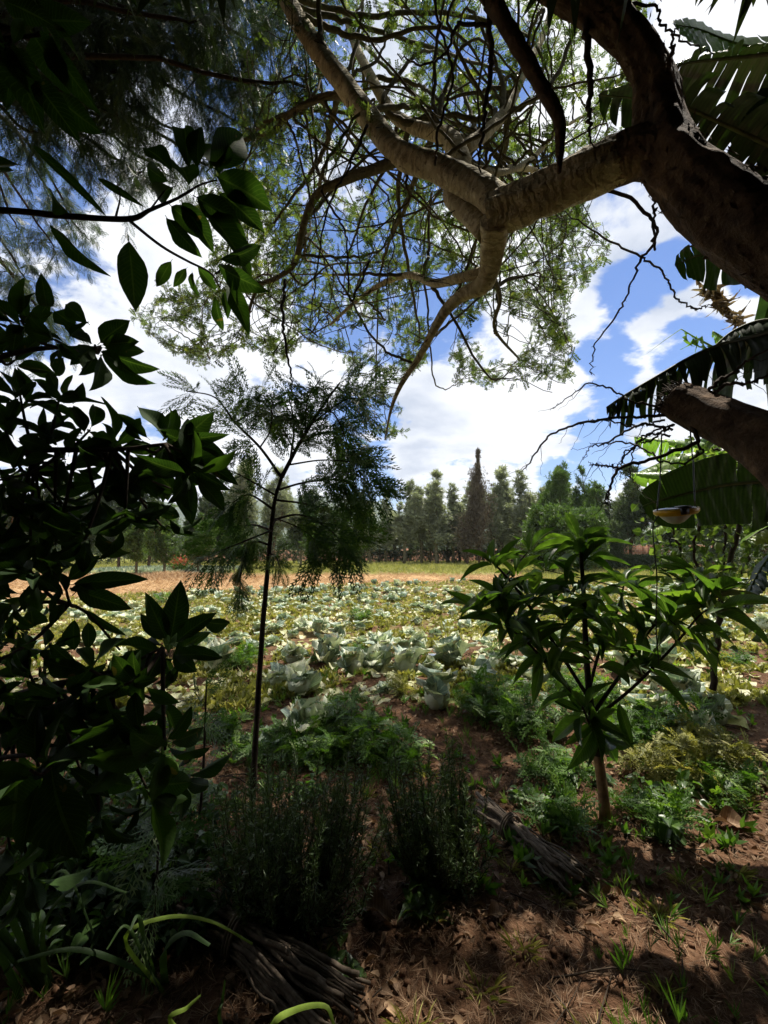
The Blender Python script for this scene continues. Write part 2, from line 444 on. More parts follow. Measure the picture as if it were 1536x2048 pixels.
def cabbage_mat(name, c1, c2, c3, vc, tr=.25):
    N = NT(name); s_, t_, v_, vec = N.lv()
    col = N.ramp(v_, [(0, c1), (.6, c2), (1, c3)])
    a = N.math('ABSOLUTE', s_)
    mid = N.math('LESS_THAN', a, .07)
    u = N.math('SUBTRACT', t_, N.math('MULTIPLY', a, .55))
    wv = N.math('SINE', N.math('MULTIPLY', N.math('ADD', u, N.math('MULTIPLY', N.noise(12, 2, .5, N.pos()), .12)), 44))
    vm = N.math('MAXIMUM', N.math('MULTIPLY', N.math('GREATER_THAN', wv, .80), .45), N.math('MULTIPLY', mid, .8))
    col = N.mix(vm, col, vc)
    nz = N.noise(24, 4, .6, N.pos())
    col = N.mix(.5, col, N.ramp(nz, [(.3, (.7, .72, .7)), (.7, (1.15, 1.15, 1.1))]), 'MULTIPLY')
    br = N.noise(9, 4, .65, N.pos())
    edge = N.math('MULTIPLY', N.math('GREATER_THAN', N.math('ADD', N.math('MULTIPLY', t_, .35), br), .90), .7)
    col = N.mix(edge, col, (.42, .33, .17))
    return N.bsdf(col, .45, .45, bump=N.math('ADD', nz, N.math('MULTIPLY', wv, .15)), bstr=.35, bdist=.01, transl=tr, tcol=N.mix(1.0, col, (1.15, 1.25, .8), 'MULTIPLY'))
M['cab_leaf'] = cabbage_mat('cabbage outer leaf', (.14, .21, .165), (.31, .385, .29), (.64, .64, .45), (.52, .58, .43), .20)
M['cab_head'] = cabbage_mat('cabbage head', (.42, .50, .36), (.55, .61, .44), (.72, .72, .54), (.68, .72, .54), .2)
M['cab_pale'] = cabbage_mat('yellowed cabbage leaf', (.46, .48, .26), (.62, .60, .36), (.74, .68, .46), (.75, .72, .52), .3)

# ------------------------------------------------------------------ camera, sky, sun
cam = bpy.data.cameras.new('camera'); co = bpy.data.objects.new('camera', cam); COL.objects.link(co)
co.location = (0, 0, CAMZ); co.rotation_euler = (R(90) + PITCH, 0, 0)
cam.sensor_fit = 'VERTICAL'; cam.sensor_height = 36; cam.lens = 36 * F / 2048; cam.clip_start = .05; cam.clip_end = 20000
SC.camera = co
SUN_EL, SUN_AZ = R(66), R(40)       # azimuth clockwise from straight ahead
sdir = np.array([math.sin(SUN_AZ) * math.cos(SUN_EL), math.cos(SUN_AZ) * math.cos(SUN_EL), math.sin(SUN_EL)])
sl = bpy.data.lights.new('sun', 'SUN'); sl.energy = 5.0; sl.angle = R(.55); sl.color = (1, .93, .82)
so = bpy.data.objects.new('sun', sl); COL.objects.link(so)
so.rotation_euler = Vector(-sdir).to_track_quat('-Z', 'Y').to_euler(); so.location = (5, 8, 30)

W = bpy.data.worlds.new('World'); SC.world = W; W.use_nodes = True
t = W.node_tree; t.nodes.clear()
def wn(typ, **kw):
    nd = t.nodes.new(typ)
    for k, v in kw.items(): setattr(nd, k, v)
    return nd
sky = wn('ShaderNodeTexSky', sky_type='NISHITA', sun_disc=False, sun_elevation=SUN_EL, sun_rotation=SUN_AZ)
sky.altitude = 1800; sky.air_density = 1.3; sky.dust_density = .6; sky.ozone_density = 2.0
geo = wn('ShaderNodeTexCoord')
def wmath(op, a, b=None, clamp=False):
    nd = wn('ShaderNodeMath', operation=op); nd.use_clamp = clamp
    for k, v in ((0, a), (1, b)):
        if v is None: continue
        if isinstance(v, (int, float)): nd.inputs[k].default_value = v
        else: t.links.new(v, nd.inputs[k])
    return nd.outputs[0]
sep = wn('ShaderNodeSeparateXYZ'); t.links.new(geo.outputs['Generated'], sep.inputs[0])
den = wmath('ADD', wmath('MAXIMUM', sep.outputs[2], 0.0), .22)
cmb = wn('ShaderNodeCombineXYZ')
t.links.new(wmath('DIVIDE', sep.outputs[0], den), cmb.inputs[0]); t.links.new(wmath('DIVIDE', sep.outputs[1], den), cmb.inputs[1])
def wnoise(sc, det, rough, off, dist=0):
    mp = wn('ShaderNodeMapping'); mp.inputs['Location'].default_value = off; t.links.new(cmb.outputs[0], mp.inputs[0])
    nd = wn('ShaderNodeTexNoise'); nd.inputs['Scale'].default_value = sc; nd.inputs['Detail'].default_value = det
    nd.inputs['Roughness'].default_value = rough; nd.inputs['Distortion'].default_value = dist
    t.links.new(mp.outputs[0], nd.inputs['Vector']); return nd.outputs['Fac']
holes = [(50, 330, 110), (120, 520, 80), (15, 700, 60), (90, 640, 50), (640, 130, 90), (560, 330, 60), (720, 470, 110), (660, 620, 50), (860, 620, 60),
         (1265, 590, 44), (1225, 705, 46), (1340, 545, 34), (1395, 690, 40), (1205, 810, 45), (1195, 930, 40), (755, 985, 34), (730, 860, 50),
         (1350, 690, 40), (900, 300, 70), (1000, 120, 60), (1110, 950, 26), (1500, 560, 26), (880, 90, 60), (420, 130, 40)]
hs = None
for hx, hy, hr in holes:
    d = nrm(ray(hx, hy))
    dp = wn('ShaderNodeVectorMath', operation='DOT_PRODUCT'); t.links.new(geo.outputs['Generated'], dp.inputs[0]); dp.inputs[1].default_value = d
    mr = wn('ShaderNodeMapRange', interpolation_type='SMOOTHSTEP')
    rr = hr / F * (F / math.hypot(F, math.hypot(hx - CX, hy - 1098)))
    mr.inputs['From Min'].default_value = math.cos(rr * 2.1); mr.inputs['From Max'].default_value = math.cos(rr * .25)
    t.links.new(dp.outputs['Value'], mr.inputs['Value'])
    hs = mr.outputs[0] if hs is None else wmath('MAXIMUM', hs, mr.outputs[0])
n1 = wnoise(1.5, 12, .58, (3.1, 1.7, 0), .25)
n2 = wnoise(4.5, 9, .6, (7.1, 2.2, 0), .3)
dens = wmath('SUBTRACT', wmath('ADD', wmath('ADD', n1, wmath('MULTIPLY', wmath('SUBTRACT', n2, .5), 1.15)), .17), wmath('MULTIPLY', hs, .34))
cov = wn('ShaderNodeMapRange', interpolation_type='SMOOTHSTEP'); t.links.new(dens, cov.inputs['Value'])
cov.inputs['From Min'].default_value = .42; cov.inputs['From Max'].default_value = .60
sh = wnoise(2.1, 8, .55, (0.6, 5.2, 0), .2)
cr = wn('ShaderNodeValToRGB'); e = cr.color_ramp.elements
e[0].position = .34; e[0].color = (.36, .40, .48, 1); e[1].position = .54; e[1].color = (.66, .67, .69, 1)
t.links.new(sh, cr.inputs[0])
skm = wn('ShaderNodeVectorMath', operation='MULTIPLY'); t.links.new(sky.outputs[0], skm.inputs[0]); skm.inputs[1].default_value = (.046, .061, .086)
mx = wn('ShaderNodeMix', data_type='RGBA'); t.links.new(cov.outputs[0], mx.inputs[0]); t.links.new(skm.outputs[0], mx.inputs[6]); t.links.new(cr.outputs[0], mx.inputs[7])
bg = wn('ShaderNodeBackground'); t.links.new(mx.outputs[2], bg.inputs[0]); bg.inputs[1].default_value = 1.0
wo = wn('ShaderNodeOutputWorld'); t.links.new(bg.outputs[0], wo.inputs[0])
SC.view_settings.view_transform = 'Standard'; SC.view_settings.look = 'None'; SC.view_settings.exposure = 0.82; SC.view_settings.gamma = 1

# ------------------------------------------------------------------ ground
def fb(x):      # far edge of the cabbage rows
    return np.minimum(20.5 + .55 * np.asarray(x, float), 22.0) + (vnoise(np.asarray(x) * .7, 3.3) - .5) * 1.2
N = NT('soil'); p = N.pos()
sp = N.n('ShaderNodeSeparateXYZ'); N.l(p, sp.inputs[0]); X, Y = sp.outputs[0], sp.outputs[1]
nb = N.noise(1.1, 6, .65, p); nf = N.noise(9, 8, .7, p); ng = N.noise(55, 4, .7, p); nl = N.noise(.35, 4, .6, p)
soil = N.ramp(nf, [(.30, (.065, .034, .019)), (.50, (.135, .072, .040)), (.72, (.25, .145, .085))])
soil = N.mix(.7, soil, N.ramp(nb, [(.3, (.62, .6, .58)), (.7, (1.2, 1.18, 1.15))]), 'MULTIPLY')
soil = N.mix(N.math('MULTIPLY', N.math('GREATER_THAN', ng, .66), .45), soil, (.40, .27, .16))
def smooth(v, a, b):
    nd = N.n('ShaderNodeMapRange', interpolation_type='SMOOTHSTEP'); nd.inputs['From Min'].default_value = a; nd.inputs['From Max'].default_value = b
    N.l(v, nd.inputs['Value']); return nd.outputs[0]
jit = N.math('MULTIPLY', N.math('SUBTRACT', nb, .5), 5.0)
Yj = N.math('ADD', Y, jit)
edge = N.math('MINIMUM', N.math('ADD', N.math('MULTIPLY', X, .55), 20.5), 22.0)
straw = N.math('MULTIPLY', smooth(N.math('SUBTRACT', Yj, edge), -.4, .8), smooth(N.math('MULTIPLY', Yj, -1.0), -29.5, -26.5))
straw = N.math('MULTIPLY', straw, smooth(N.math('MULTIPLY', N.math('ADD', X, jit), -1.0), -9.5, -6.5))
scol = N.ramp(N.noise(6, 8, .75, p), [(.3, (.22, .12, .06)), (.5, (.42, .27, .13)), (.7, (.56, .42, .24))])
grassm = N.math('MAXIMUM', smooth(Yj, 26.5, 29.5), N.math('MULTIPLY', smooth(Yj, 21.5, 23), smooth(N.math('ADD', X, jit), 6.5, 9.5)))
gcol = N.ramp(N.noise(2.2, 8, .75, p), [(.3, (.10, .12, .03)), (.5, (.20, .21, .06)), (.7, (.33, .29, .11))])
fieldg = N.math('MULTIPLY', N.math('MULTIPLY', smooth(Y, 6.5, 10), N.math('GREATER_THAN', N.noise(2.6, 7, .7, p), .47)), .38)
col = N.mix(fieldg, soil, gcol)
col = N.mix(straw, col, scol); col = N.mix(grassm, col, gcol)
hb = N.math('ADD', N.math('MULTIPLY', nf, 1.0), N.math('MULTIPLY', ng, .35))
N.bsdf(col, .95, .15, bump=hb, bstr=1.0, bdist=.05); M['soil'] = N.m
def axis(n, span, near):
    u = np.linspace(-1, 1, n); k = math.asinh(span / near)
    return np.sinh(u * k) * near
gx = axis(900, 2600, 2.0); gy = axis(900, 2600, 2.4) + 2.6
GX, GY = np.meshgrid(gx, gy, indexing='ij')
mb = MB(); V = np.stack([GX, GY, gz(GX, GY)], -1).reshape(-1, 3)
i = np.arange(899)[:, None]; j = np.arange(899)[None]
mb.raw(V, np.stack([i * 900 + j, (i + 1) * 900 + j, (i + 1) * 900 + j + 1, i * 900 + j + 1], -1).reshape(-1, 4))
tag(mb.build('ground', M['soil']), kind='structure')

# red soil bank beyond the windbreak trees
mb = MB(); xs = np.linspace(-30, 42, 120); pr = [(57, -.2), (58.2, .55), (60, 1.15), (63, 1.35), (70, 1.3), (74, -.2)]
V = np.array([[x, y + vnoise(x * .4, 1) * 1.2, z * (.8 + .45 * vnoise(x * .6, k))] for k, x0 in enumerate([0]) for x in xs for (y, z) in pr])
i = np.arange(119)[:, None]; j = np.arange(5)[None]
mb.raw(V, np.stack([i * 6 + j, (i + 1) * 6 + j, (i + 1) * 6 + j + 1, i * 6 + j + 1], -1).reshape(-1, 4))
N = NT('bank soil'); n = N.noise(1.5, 8, .7, N.pos()); N.bsdf(N.ramp(n, [(.35, (.10, .055, .035)), (.6, (.26, .13, .08)), (.75, (.16, .15, .06))]), .95, .1, bump=n, bstr=.8, bdist=.1)
tag(mb.build('earth_bank', N.m), kind='structure')

# hills
def hill(name, dist, pts, seed, depth):
    xs = np.linspace(pts[0][0], pts[-1][0], 260)
    h = np.interp(xs, [a for a, b in pts], [b for a, b in pts])
    mb = MB(); rows = []
    for k, u in enumerate(np.linspace(0, 1, 26)):
        y = dist + u * depth
        prof = math.sin(u * math.pi * .5) ** .9
        z = h * prof * (1 + .16 * (vnoise(xs * .012 + seed, u * 4 + seed) - .5)) + (vnoise(xs * .05, u * 20 + seed) - .5) * 9 * prof + (vnoise(xs * .2, u * 60 + seed) - .5) * 4 * prof - 2
        rows.append(np.stack([xs, np.full_like(xs, y) + (vnoise(xs * .01, u * 3) - .5) * 60, z], -1))
    V = np.array(rows).reshape(-1, 3); n = len(xs)
    i = np.arange(25)[:, None]; j = np.arange(n - 1)[None]
    mb.raw(V, np.stack([i * n + j, i * n + j + 1, (i + 1) * n + j + 1, (i + 1) * n + j], -1).reshape(-1, 4))
    N = NT(name + ' cover'); a = N.noise(.03, 8, .7, N.pos())
    N.bsdf(N.ramp(a, [(.35, (.035, .055, .025)), (.55, (.06, .085, .035)), (.72, (.13, .12, .06))]), .9, .1, bump=a, bstr=1, bdist=6)
    tag(mb.build(name, N.m), kind='structure')
hill('hills', 1100, [(-2500, 150), (-900, 150), (-500, 165), (-150, 185), (-20, 160), (80, 125), (200, 95), (350, 112), (520, 130), (700, 105), (900, 80), (1300, 95), (2400, 120)], 1.3, 500)

# ------------------------------------------------------------------ scatter helpers
def up_inst(mb, tpl, xy, size, wid=None, tilt=.35, z=0.0, var=None, flat=False):
    n = len(xy); P = np.column_stack([xy, gz(xy[:, 0], xy[:, 1]) + z])
    if flat:
        a = rng.random(n) * 6.283; D = np.stack([np.cos(a), np.sin(a), rng.normal(size=n) * tilt], -1); Nn = np.tile([0, 0, 1.0], (n, 1)) + rng.normal(size=(n, 3)) * tilt
    else:
        D = np.tile([0, 0, 1.0], (n, 1)) + rng.normal(size=(n, 3)) * tilt; a = rng.random(n) * 6.283
        Nn = np.stack([np.cos(a), np.sin(a), np.zeros(n)], -1)
    mb.inst(tpl, frames(D, Nn, (wid if wid is not None else size), size), P, var)
def fan(n, ymin, ymax, k=.98, p=1.0):
    """points of the ground inside the widened view wedge; p>1 crowds the near end"""
    y = ymin + (ymax - ymin) * rng.random(n) ** p
    w = y * k + 1.2
    return np.column_stack([(rng.random(n) * 2 - 1) * w, y])

# grass of the far strip and the right-hand meadow
mb = MB()
q = fan(60000, 21, 56, .95)
m_ = ((q[:, 1] > 28 + 1.5 * vnoise(q[:, 0], 2)) | (q[:, 0] > 7 + vnoise(q[:, 1], 7) * 2)) & (vnoise(q[:, 0] * .8, q[:, 1] * .8) > .18)
q = q[m_]
up_inst(mb, tpl_spray(6, .10, 3, .55), q, rng.uniform(.10, .34, len(q)), rng.uniform(.10, .30, len(q)), .25)
tag(mb.build('meadow_grass', M['grass']), 'pale yellow green grass strip beyond the cabbage rows', 'grass', kind='stuff')
# straw mulch
mb = MB()
q = fan(52000, 13, 30, .95)
m_ = (q[:, 1] > fb(q[:, 0]) - .3) & (q[:, 1] < 29) & (q[:, 0] < 8.5 + vnoise(q[:, 1], 1)) & (vnoise(q[:, 0] * 1.5, q[:, 1] * 1.5) > .25)
q = q[m_]
up_inst(mb, tpl_spray(5, .05, 5, .9), q, rng.uniform(.12, .34, len(q)), None, .16, .02, flat=True)
mound = np.column_stack([rng.normal(-11.5, 2.0, 7000), rng.normal(24.5, .7, 7000)])
P = np.column_stack([mound, .30 * np.exp(-((mound[:, 0] + 11.5) / 2.6) ** 2 - ((mound[:, 1] - 24.5) / 1.0) ** 2) * rng.random(7000) + .02])
a = rng.random(7000) * 6.283
mb.inst(tpl_spray(5, .05, 6, .9), frames(np.stack([np.cos(a), np.sin(a), rng.normal(size=7000) * .2], -1), np.tile([0, 0, 1.], (7000, 1)), .3, .3), P)
tag(mb.build('straw_mulch', M['straw']), 'dry brown straw spread over the bare strip behind the cabbages', 'straw', kind='stuff')
# small weeds among the cabbages
mb = MB()
q = fan(34000, 4.6, 22, .98, 1.25)
m_ = (q[:, 1] < fb(q[:, 0]) + .5) & (vnoise(q[:, 0] * 1.3 + 4, q[:, 1] * 1.3) * .6 + vnoise(q[:, 0] * 4, q[:, 1] * 4) * .4 > .53 - .010 * q[:, 1])
q = q[m_]
h_ = len(q) // 2
up_inst(mb, tpl_spray(8, .16, 8, .8), q[:h_], rng.uniform(.05, .15, h_), rng.uniform(.06, .16, h_), .4)
up_inst(mb, tpl_spray(11, .45, 18, 1.1), q[h_:], rng.uniform(.05, .13, len(q) - h_), rng.uniform(.06, .15, len(q) - h_), .5)
tag(mb.build('field_weeds', M['weed2']), 'low yellow green weeds growing between the cabbage rows', 'weeds', kind='stuff')
# foreground litter, twigs, small green shoots
mb = MB()
lt = tpl_leaf(5, 3, .45, 1, .5, .35, .08)
q = fan(8000, 1.2, 9.5, .95, 1.5); m_ = vnoise(q[:, 0] * 1.7, q[:, 1] * 1.7 + 8) > .40; q = q[m_]
up_inst(mb, lt, q, rng.uniform(.02, .075, len(q)), rng.uniform(.012, .035, len(q)), .28, .012, flat=True)
q = fan(26000, 1.15, 5.5, .95, 1.2)
up_inst(mb, tpl_spray(4, .035, 2, .9), q, rng.uniform(.03, .09, len(q)), None, .12, .006, flat=True)
tag(mb.build('leaf_litter', M['litter']), 'brown dead leaves and straw bits littering the shaded soil', 'leaf litter', kind='stuff')
mb = MB(); n = 15000; q = fan(n, 1.15, 8.5, .95, 1.4); n = len(q)
CL = np.array([[0, 0, .8], [1, 0, 0], [.3, .9, .1], [-.8, .6, 0], [-.8, -.6, .1], [.3, -.9, 0], [0, 0, -.6]], float)
CLt = (CL, np.zeros((0, 4), int), np.array([[0, 1, 2], [0, 2, 3], [0, 3, 4], [0, 4, 5], [0, 5, 1], [6, 2, 1], [6, 3, 2], [6, 4, 3], [6, 5, 4], [6, 1, 5]]), np.zeros((7, 3)))
S = .004 + .018 * rng.random(n) ** 3; S[vnoise(q[:, 0] * 2, q[:, 1] * 2 + 40) < .35] *= .5
mb.inst(CLt, frames(rvec(n), rvec(n), S * rng.uniform(.6, 1.3, n), S), np.column_stack([q, gz(q[:, 0], q[:, 1]) + S * .3]))
N_keep = N; N = NT('clods'); nz_ = N.noise(9, 6, .7, N.pos()); N.bsdf(N.ramp(nz_, [(.3, (.07, .038, .022)), (.5, (.15, .082, .048)), (.72, (.27, .16, .10))]), .95, .1, bump=N.noise(90, 4, .7, N.pos()), bstr=.6, bdist=.005)
tag(mb.build('soil_clods', N.m, smooth=False), 'crumbly red brown soil clods over the foreground ground', 'soil clods', kind='stuff')
mb = MB()
for k in range(230):
    x, y = fan(1, 1.3, 7, .9, 1.3)[0]; a = rng.random() * 6.28; l = rng.uniform(.1, .55)
    ts = np.linspace(0, 1, 6); cv = rng.normal() * .3
    P = np.stack([x + np.cos(a + cv * ts) * l * ts, y + np.sin(a + cv * ts) * l * ts, 0 * ts], -1); P[:, 2] = gz(P[:, 0], P[:, 1]) + .008 + .02 * np.sin(ts * 3.1)
    mb.tube(P, np.linspace(.004, .0015, 6) * rng.uniform(.6, 1.5), 5)
tag(mb.build('fallen_twigs', M['twig']), 'thin dry twigs scattered over the shaded soil', 'twigs', kind='stuff')
mb = MB()
q = fan(3000, 1.5, 6.5, .95, 1.1); m_ = vnoise(q[:, 0] * 1.6 + 30, q[:, 1] * 1.6) > .56; q = q[m_]
up_inst(mb, tpl_spray(9, .07, 9, .5), q, rng.uniform(.04, .12, len(q)), None, .3)
q = fan(1700, 2.2, 7.0, .95, 1.1); m_ = vnoise(q[:, 0] * 1.3 + 50, q[:, 1] * 1.3) > .52; q = q[m_]
up_inst(mb, tpl_spray(8, .32, 12, .9), q, rng.uniform(.04, .10, len(q)), None, .4)
tag(mb.build('ground_cover', M['weed']), 'thin grass and tiny green seedlings on the shaded soil', 'ground cover', kind='stuff')

# ------------------------------------------------------------------ cabbages
def cab_leaf_tpl(seed, pale=False):
    g = np.random.default_rng(seed); nt, ns = 9, 9
    V = []; L = []; ph = g.random(4) * 6
    cup = g.uniform(.15, .7); curl = g.uniform(-.2, 1.1); lob = g.uniform(.04, .14); fr = g.uniform(.03, .09)
    for i in range(nt):
        tt = i / (nt - 1); w = (.16 + .84 * math.sin(math.pi * min(1, (.08 + .86 * tt)) ** 1.25) ** .55) * .46 if tt < 1 else .12
        for j in range(ns):
            s = -1 + 2 * j / (ns - 1); a = abs(s)
            x = s * w * (1 + lob * math.sin(tt * 9 + ph[0] + (s > 0) * 2.2) * a)
            ruff = fr * a ** 2 * math.sin(tt * 15 + ph[1 if s < 0 else 2] + s * 2) + .02 * math.sin(s * 9 + tt * 8 + ph[3])
            y = tt + .07 * math.sin(s * 7 + ph[1]) * (tt > .7) - .10 * a * (tt > .8)
            z = cup * w * s * s + ruff - curl * max(0, tt - .62) ** 2 * 2.2 + .25 * math.sin(tt * math.pi) * .3
            V.append((x, y, z)); L.append((s, tt, 0))
    q = [(i * ns + j, i * ns + j + 1, (i + 1) * ns + j + 1, (i + 1) * ns + j) for i in range(nt - 1) for j in range(ns - 1)]
    return np.array(V), np.array(q), np.zeros((0, 3), int), np.array(L)
CT = [cab_leaf_tpl(k) for k in range(12)]
def cab_leaves(mb, n, r, el0, el1, seed, size):
    g = np.random.default_rng(seed)
    for k in range(n):
        a = k * 2.4 + g.normal() * .25; el = R(g.uniform(el0, el1)); s = size * g.uniform(.55, 1.3); a += g.normal() * .3
        D = np.array([math.cos(a) * math.cos(el), math.sin(a) * math.cos(el), math.sin(el)])
        Nn = np.array([-math.cos(a) * math.sin(el), -math.sin(a) * math.sin(el), math.cos(el)])
        Fm = frames(D[None], Nn[None] + g.normal(size=(1, 3)) * .28, s * g.uniform(.8, 1.15), s)
        mb.inst(CT[int(g.integers(12))], Fm, np.array([[math.cos(a) * r, math.sin(a) * r, .02 + g.random() * .03]]), np.array([g.random()]))
def head_mesh(seed, r=.10):
    mb = MB(); g = np.random.default_rng(seed)
    cab_leaves(mb, 7, .03, 66, 92, seed + 50, r * 2.1)
    th = np.linspace(.05, math.pi - .4, 12); ph = np.linspace(0, 2 * math.pi, 18, endpoint=False)
    TH, PH = np.meshgrid(th, ph, indexing='ij'); rr = r * (1 + .08 * (vnoise(PH * 2, TH * 3 + seed) - .5))
    V = np.stack([rr * np.sin(TH) * np.cos(PH), rr * np.sin(TH) * np.sin(PH), r * .95 + rr * np.cos(TH)], -1).reshape(-1, 3)
    i = np.arange(11)[:, None]; j = np.arange(18)[None]
    mb.raw(V, np.stack([i * 18 + j, (i + 1) * 18 + j, (i + 1) * 18 + (j + 1) % 18, i * 18 + (j + 1) % 18], -1).reshape(-1, 4), None, [.5, .5, g.random()])
    return mb
cab_protos = []
for k in range(7):
    r = empty('cabbage', (0, 0, -50))
    o = head_mesh(k, .095 + .012 * (k % 3)).build('head', M['cab_head'], r, origin=(0, 0, 0))
    mb = MB(); cab_leaves(mb, 7 + k % 4, .05, [30, 46, 20, 38, 52, 12, 34][k], [84, 86, 75, 80, 88, 70, 85][k], k * 7 + 1, .235 + .015 * (k % 3)); mb.build('outer_leaves', M['cab_leaf'], r, origin=(0, 0, 0))
    mb = MB(); cab_leaves(mb, 2 + k % 3, .08, -4, 22, k * 5 + 2, .14); mb.build('withered_leaves', M['cab_pale'], r, origin=(0, 0, 0))
    cab_protos.append(r)
def cab_parts(r): return list(r.children)
named = [  # px, py of the base, scale, label
 (549, 1372, 1.0, 'dark upright cabbage right beside the thin sapling trunk'),
 (600, 1392, 1.25, 'wide drooping grey green cabbage second from the sapling trunk in the shade edge'),
 (655, 1334, 1.35, 'broad open cabbage with dark cupped leaves above the wide drooping one'),
 (711, 1350, 1.1, 'pointed dark cabbage standing alone in the middle of the shade line'),
 (755, 1346, 1.15, 'blue green cabbage between the pointed dark one and the largest striped one'),
 (815, 1352, 1.4, 'largest blue grey cabbage in the shade line with strongly veined leaves'),
 (862, 1352, .9, 'small cabbage next to the pale panel lying on the soil'),
 (905, 1333, 1.4, 'wide open cabbage with spread leaves right of the pale panel'),
 (872, 1420, 1.25, 'nearest whole cabbage in the shade with one leaf fallen flat at its right'),
 (620, 1478, 1.2, 'shaded cabbage half hidden behind the bushy weeds in the centre'),
 (573, 1490, .8, 'flattened pale cabbage nearest the sapling foot'),
 (588, 1326, 1.15, 'tall sunlit cabbage just right of the sapling trunk'),
 (412, 1318, 1.3, 'sunlit silvery cabbage behind the dark leaf rosette at the left'),
 (440, 1336, 1.3, 'large pale cabbage clump right of the dark leaf rosette'),
 (522, 1262, 1.0, 'round whitish cabbage touching the left side of the sapling trunk'),
 (548, 1264, .9, 'single bright cabbage with leaf bent right, close to the sapling trunk'),
 (602, 1262, 1.0, 'leftmost of the bright pair of whitish cabbages in the mid field'),
 (640, 1266, 1.0, 'right one of the bright pair of whitish cabbages in the mid field'),
 (680, 1275, 1.1, 'green white cabbage between the bright pair and the pale row in the mid field'),
 (768, 1300, 1.1, 'cabbage with yellowed foot leaves above the pointed dark one'),
 (808, 1306, 1.05, 'cream coloured round cabbage above the largest blue grey one'),
 (840, 1300, 1.1, 'dull grey cabbage right of the cream coloured round one'),
 (1360, 1392, 1.1, 'cabbage half sunk in weeds right of the leafy shrub'),
 (1325, 1345, 1.3, 'pale upright cabbage behind the right lower branches of the leafy shrub'),
 (1260, 1345, 1.2, 'whitish cabbage seen through the leafy shrub near its stem'),
 (1430, 1450, 1.1, 'lone yellow green cabbage by the bare soil at the right'),
 (1530, 1265, 1.1, 'bluish cabbage at the right edge of the field'),
 (1390, 1500, 1.0, 'dark cabbage in the shade at the right below the weeds'),
 (1300, 1475, 1.1, 'blue green cabbage in the shade under the leafy shrub'),
]
GROUP_C = 'cabbages growing in rows across the field'
occ = []
def put_cab(i, x, y, s, label, parts=True, proto=None):
    k = int(rng.integers(7)) if not parts else [0, 1, 3, 4, 6][i % 5]
    c = cab_protos[k]; r = empty('cabbage', (x, y, float(gz(x, y)) - .01), label, 'cabbage', GROUP_C)
    r.rotation_euler = (rng.normal() * .12, rng.normal() * .12, rng.random() * 6.28); s *= .84 if not parts else .93; r.scale = (s * 1.05, s * 1.05, s * (rng.uniform(.75, 1.0) if not parts else 1.05))
    for ch in c.children:
        o = ch.copy(); COL.objects.link(o); o.parent = r
    return r
for n_, (px, py, s, lab) in enumerate(named):
    g_ = gr(px, py); put_cab(n_, g_[0], g_[1], s, lab); occ.append(g_[:2])
rows = []
yy = 5.1; ri = 0
while yy < 22.5:
    n = int((yy * .93 * 2 + 2) / .52)
    for c in range(n):
        x = -(yy * .93 + 1) + c * .52 + (ri % 2) * .26 + rng.normal() * .10; y = yy - .06 * x + rng.normal() * .10
        if y > fb(x) - .4 or rng.random() < .24 or y < 4.8: continue
        if y < 6.6 and x < -.9: continue
        if vnoise(x * .45 + 2, y * .45) < .24: continue
        if x > 3.4 and y < 8.4 - .25 * (x - 3.4): continue
        if min(np.hypot(x - a[0], y - a[1]) for a in occ) < .42: continue
        rows.append((x, y))
    yy += .64; ri += 1
rows.sort(key=lambda a: a[1]); rows = [a for a in rows if abs(a[0]) < a[1] * .88 + .2]
NEAR = 285 - len(named)
for n_, (x, y) in enumerate(rows[:NEAR]):
    put_cab(n_, x, y, rng.uniform(.6, 1.02), 'silvery green sunlit cabbage in the crowded rows of the field, behind the shade line', parts=False)
far = MB()
cmbs = []
for k in range(3):
    m2 = MB(); cab_leaves(m2, 9, .05, 25, 85, 100 + k, .235)
    V = np.vstack(m2.V); Q = np.vstack(m2.Q); L = np.vstack(m2.L)
    cmbs.append((V, Q, np.zeros((0, 3), int), L))
rest = np.array(rows[NEAR:])
ks = rng.integers(0, 3, len(rest))
for k in range(3):
    q = rest[ks == k]; a = rng.random(len(q)) * 6.28; s = rng.uniform(.55, 1.0, len(q))
    Mx = np.zeros((len(q), 3, 3)); Mx[:, 0, 0] = np.cos(a) * s; Mx[:, 0, 1] = -np.sin(a) * s; Mx[:, 1, 0] = np.sin(a) * s; Mx[:, 1, 1] = np.cos(a) * s; Mx[:, 2, 2] = s
    far.inst(cmbs[k], Mx, np.column_stack([q, gz(q[:, 0], q[:, 1])]))
tag(far.build('cabbage_crop', M['cab_leaf']), 'distant pale cabbages merging into rows at the far side of the field', 'cabbage crop', kind='stuff')
# loose pale leaves lying between the cabbages
mb = MB(); q = fan(6500, 4.8, 20, .95, 1.1); q = q[(q[:, 1] < fb(q[:, 0])) & (vnoise(q[:, 0] * 1.2, q[:, 1] * 1.2 + 20) > .42)]
up_inst(mb, tpl_leaf(5, 3, .55, .6, .5, .3, .1), q, rng.uniform(.08, .17, len(q)), rng.uniform(.08, .15, len(q)), .30, .02, flat=True)
tag(mb.build('fallen_cabbage_leaves', M['cab_pale']), 'cream coloured dropped cabbage leaves on the soil between the rows', 'leaves', kind='stuff')
for r in cab_protos:
    for ch in list(r.children): bpy.data.objects.remove(ch)
    bpy.data.objects.remove(r)
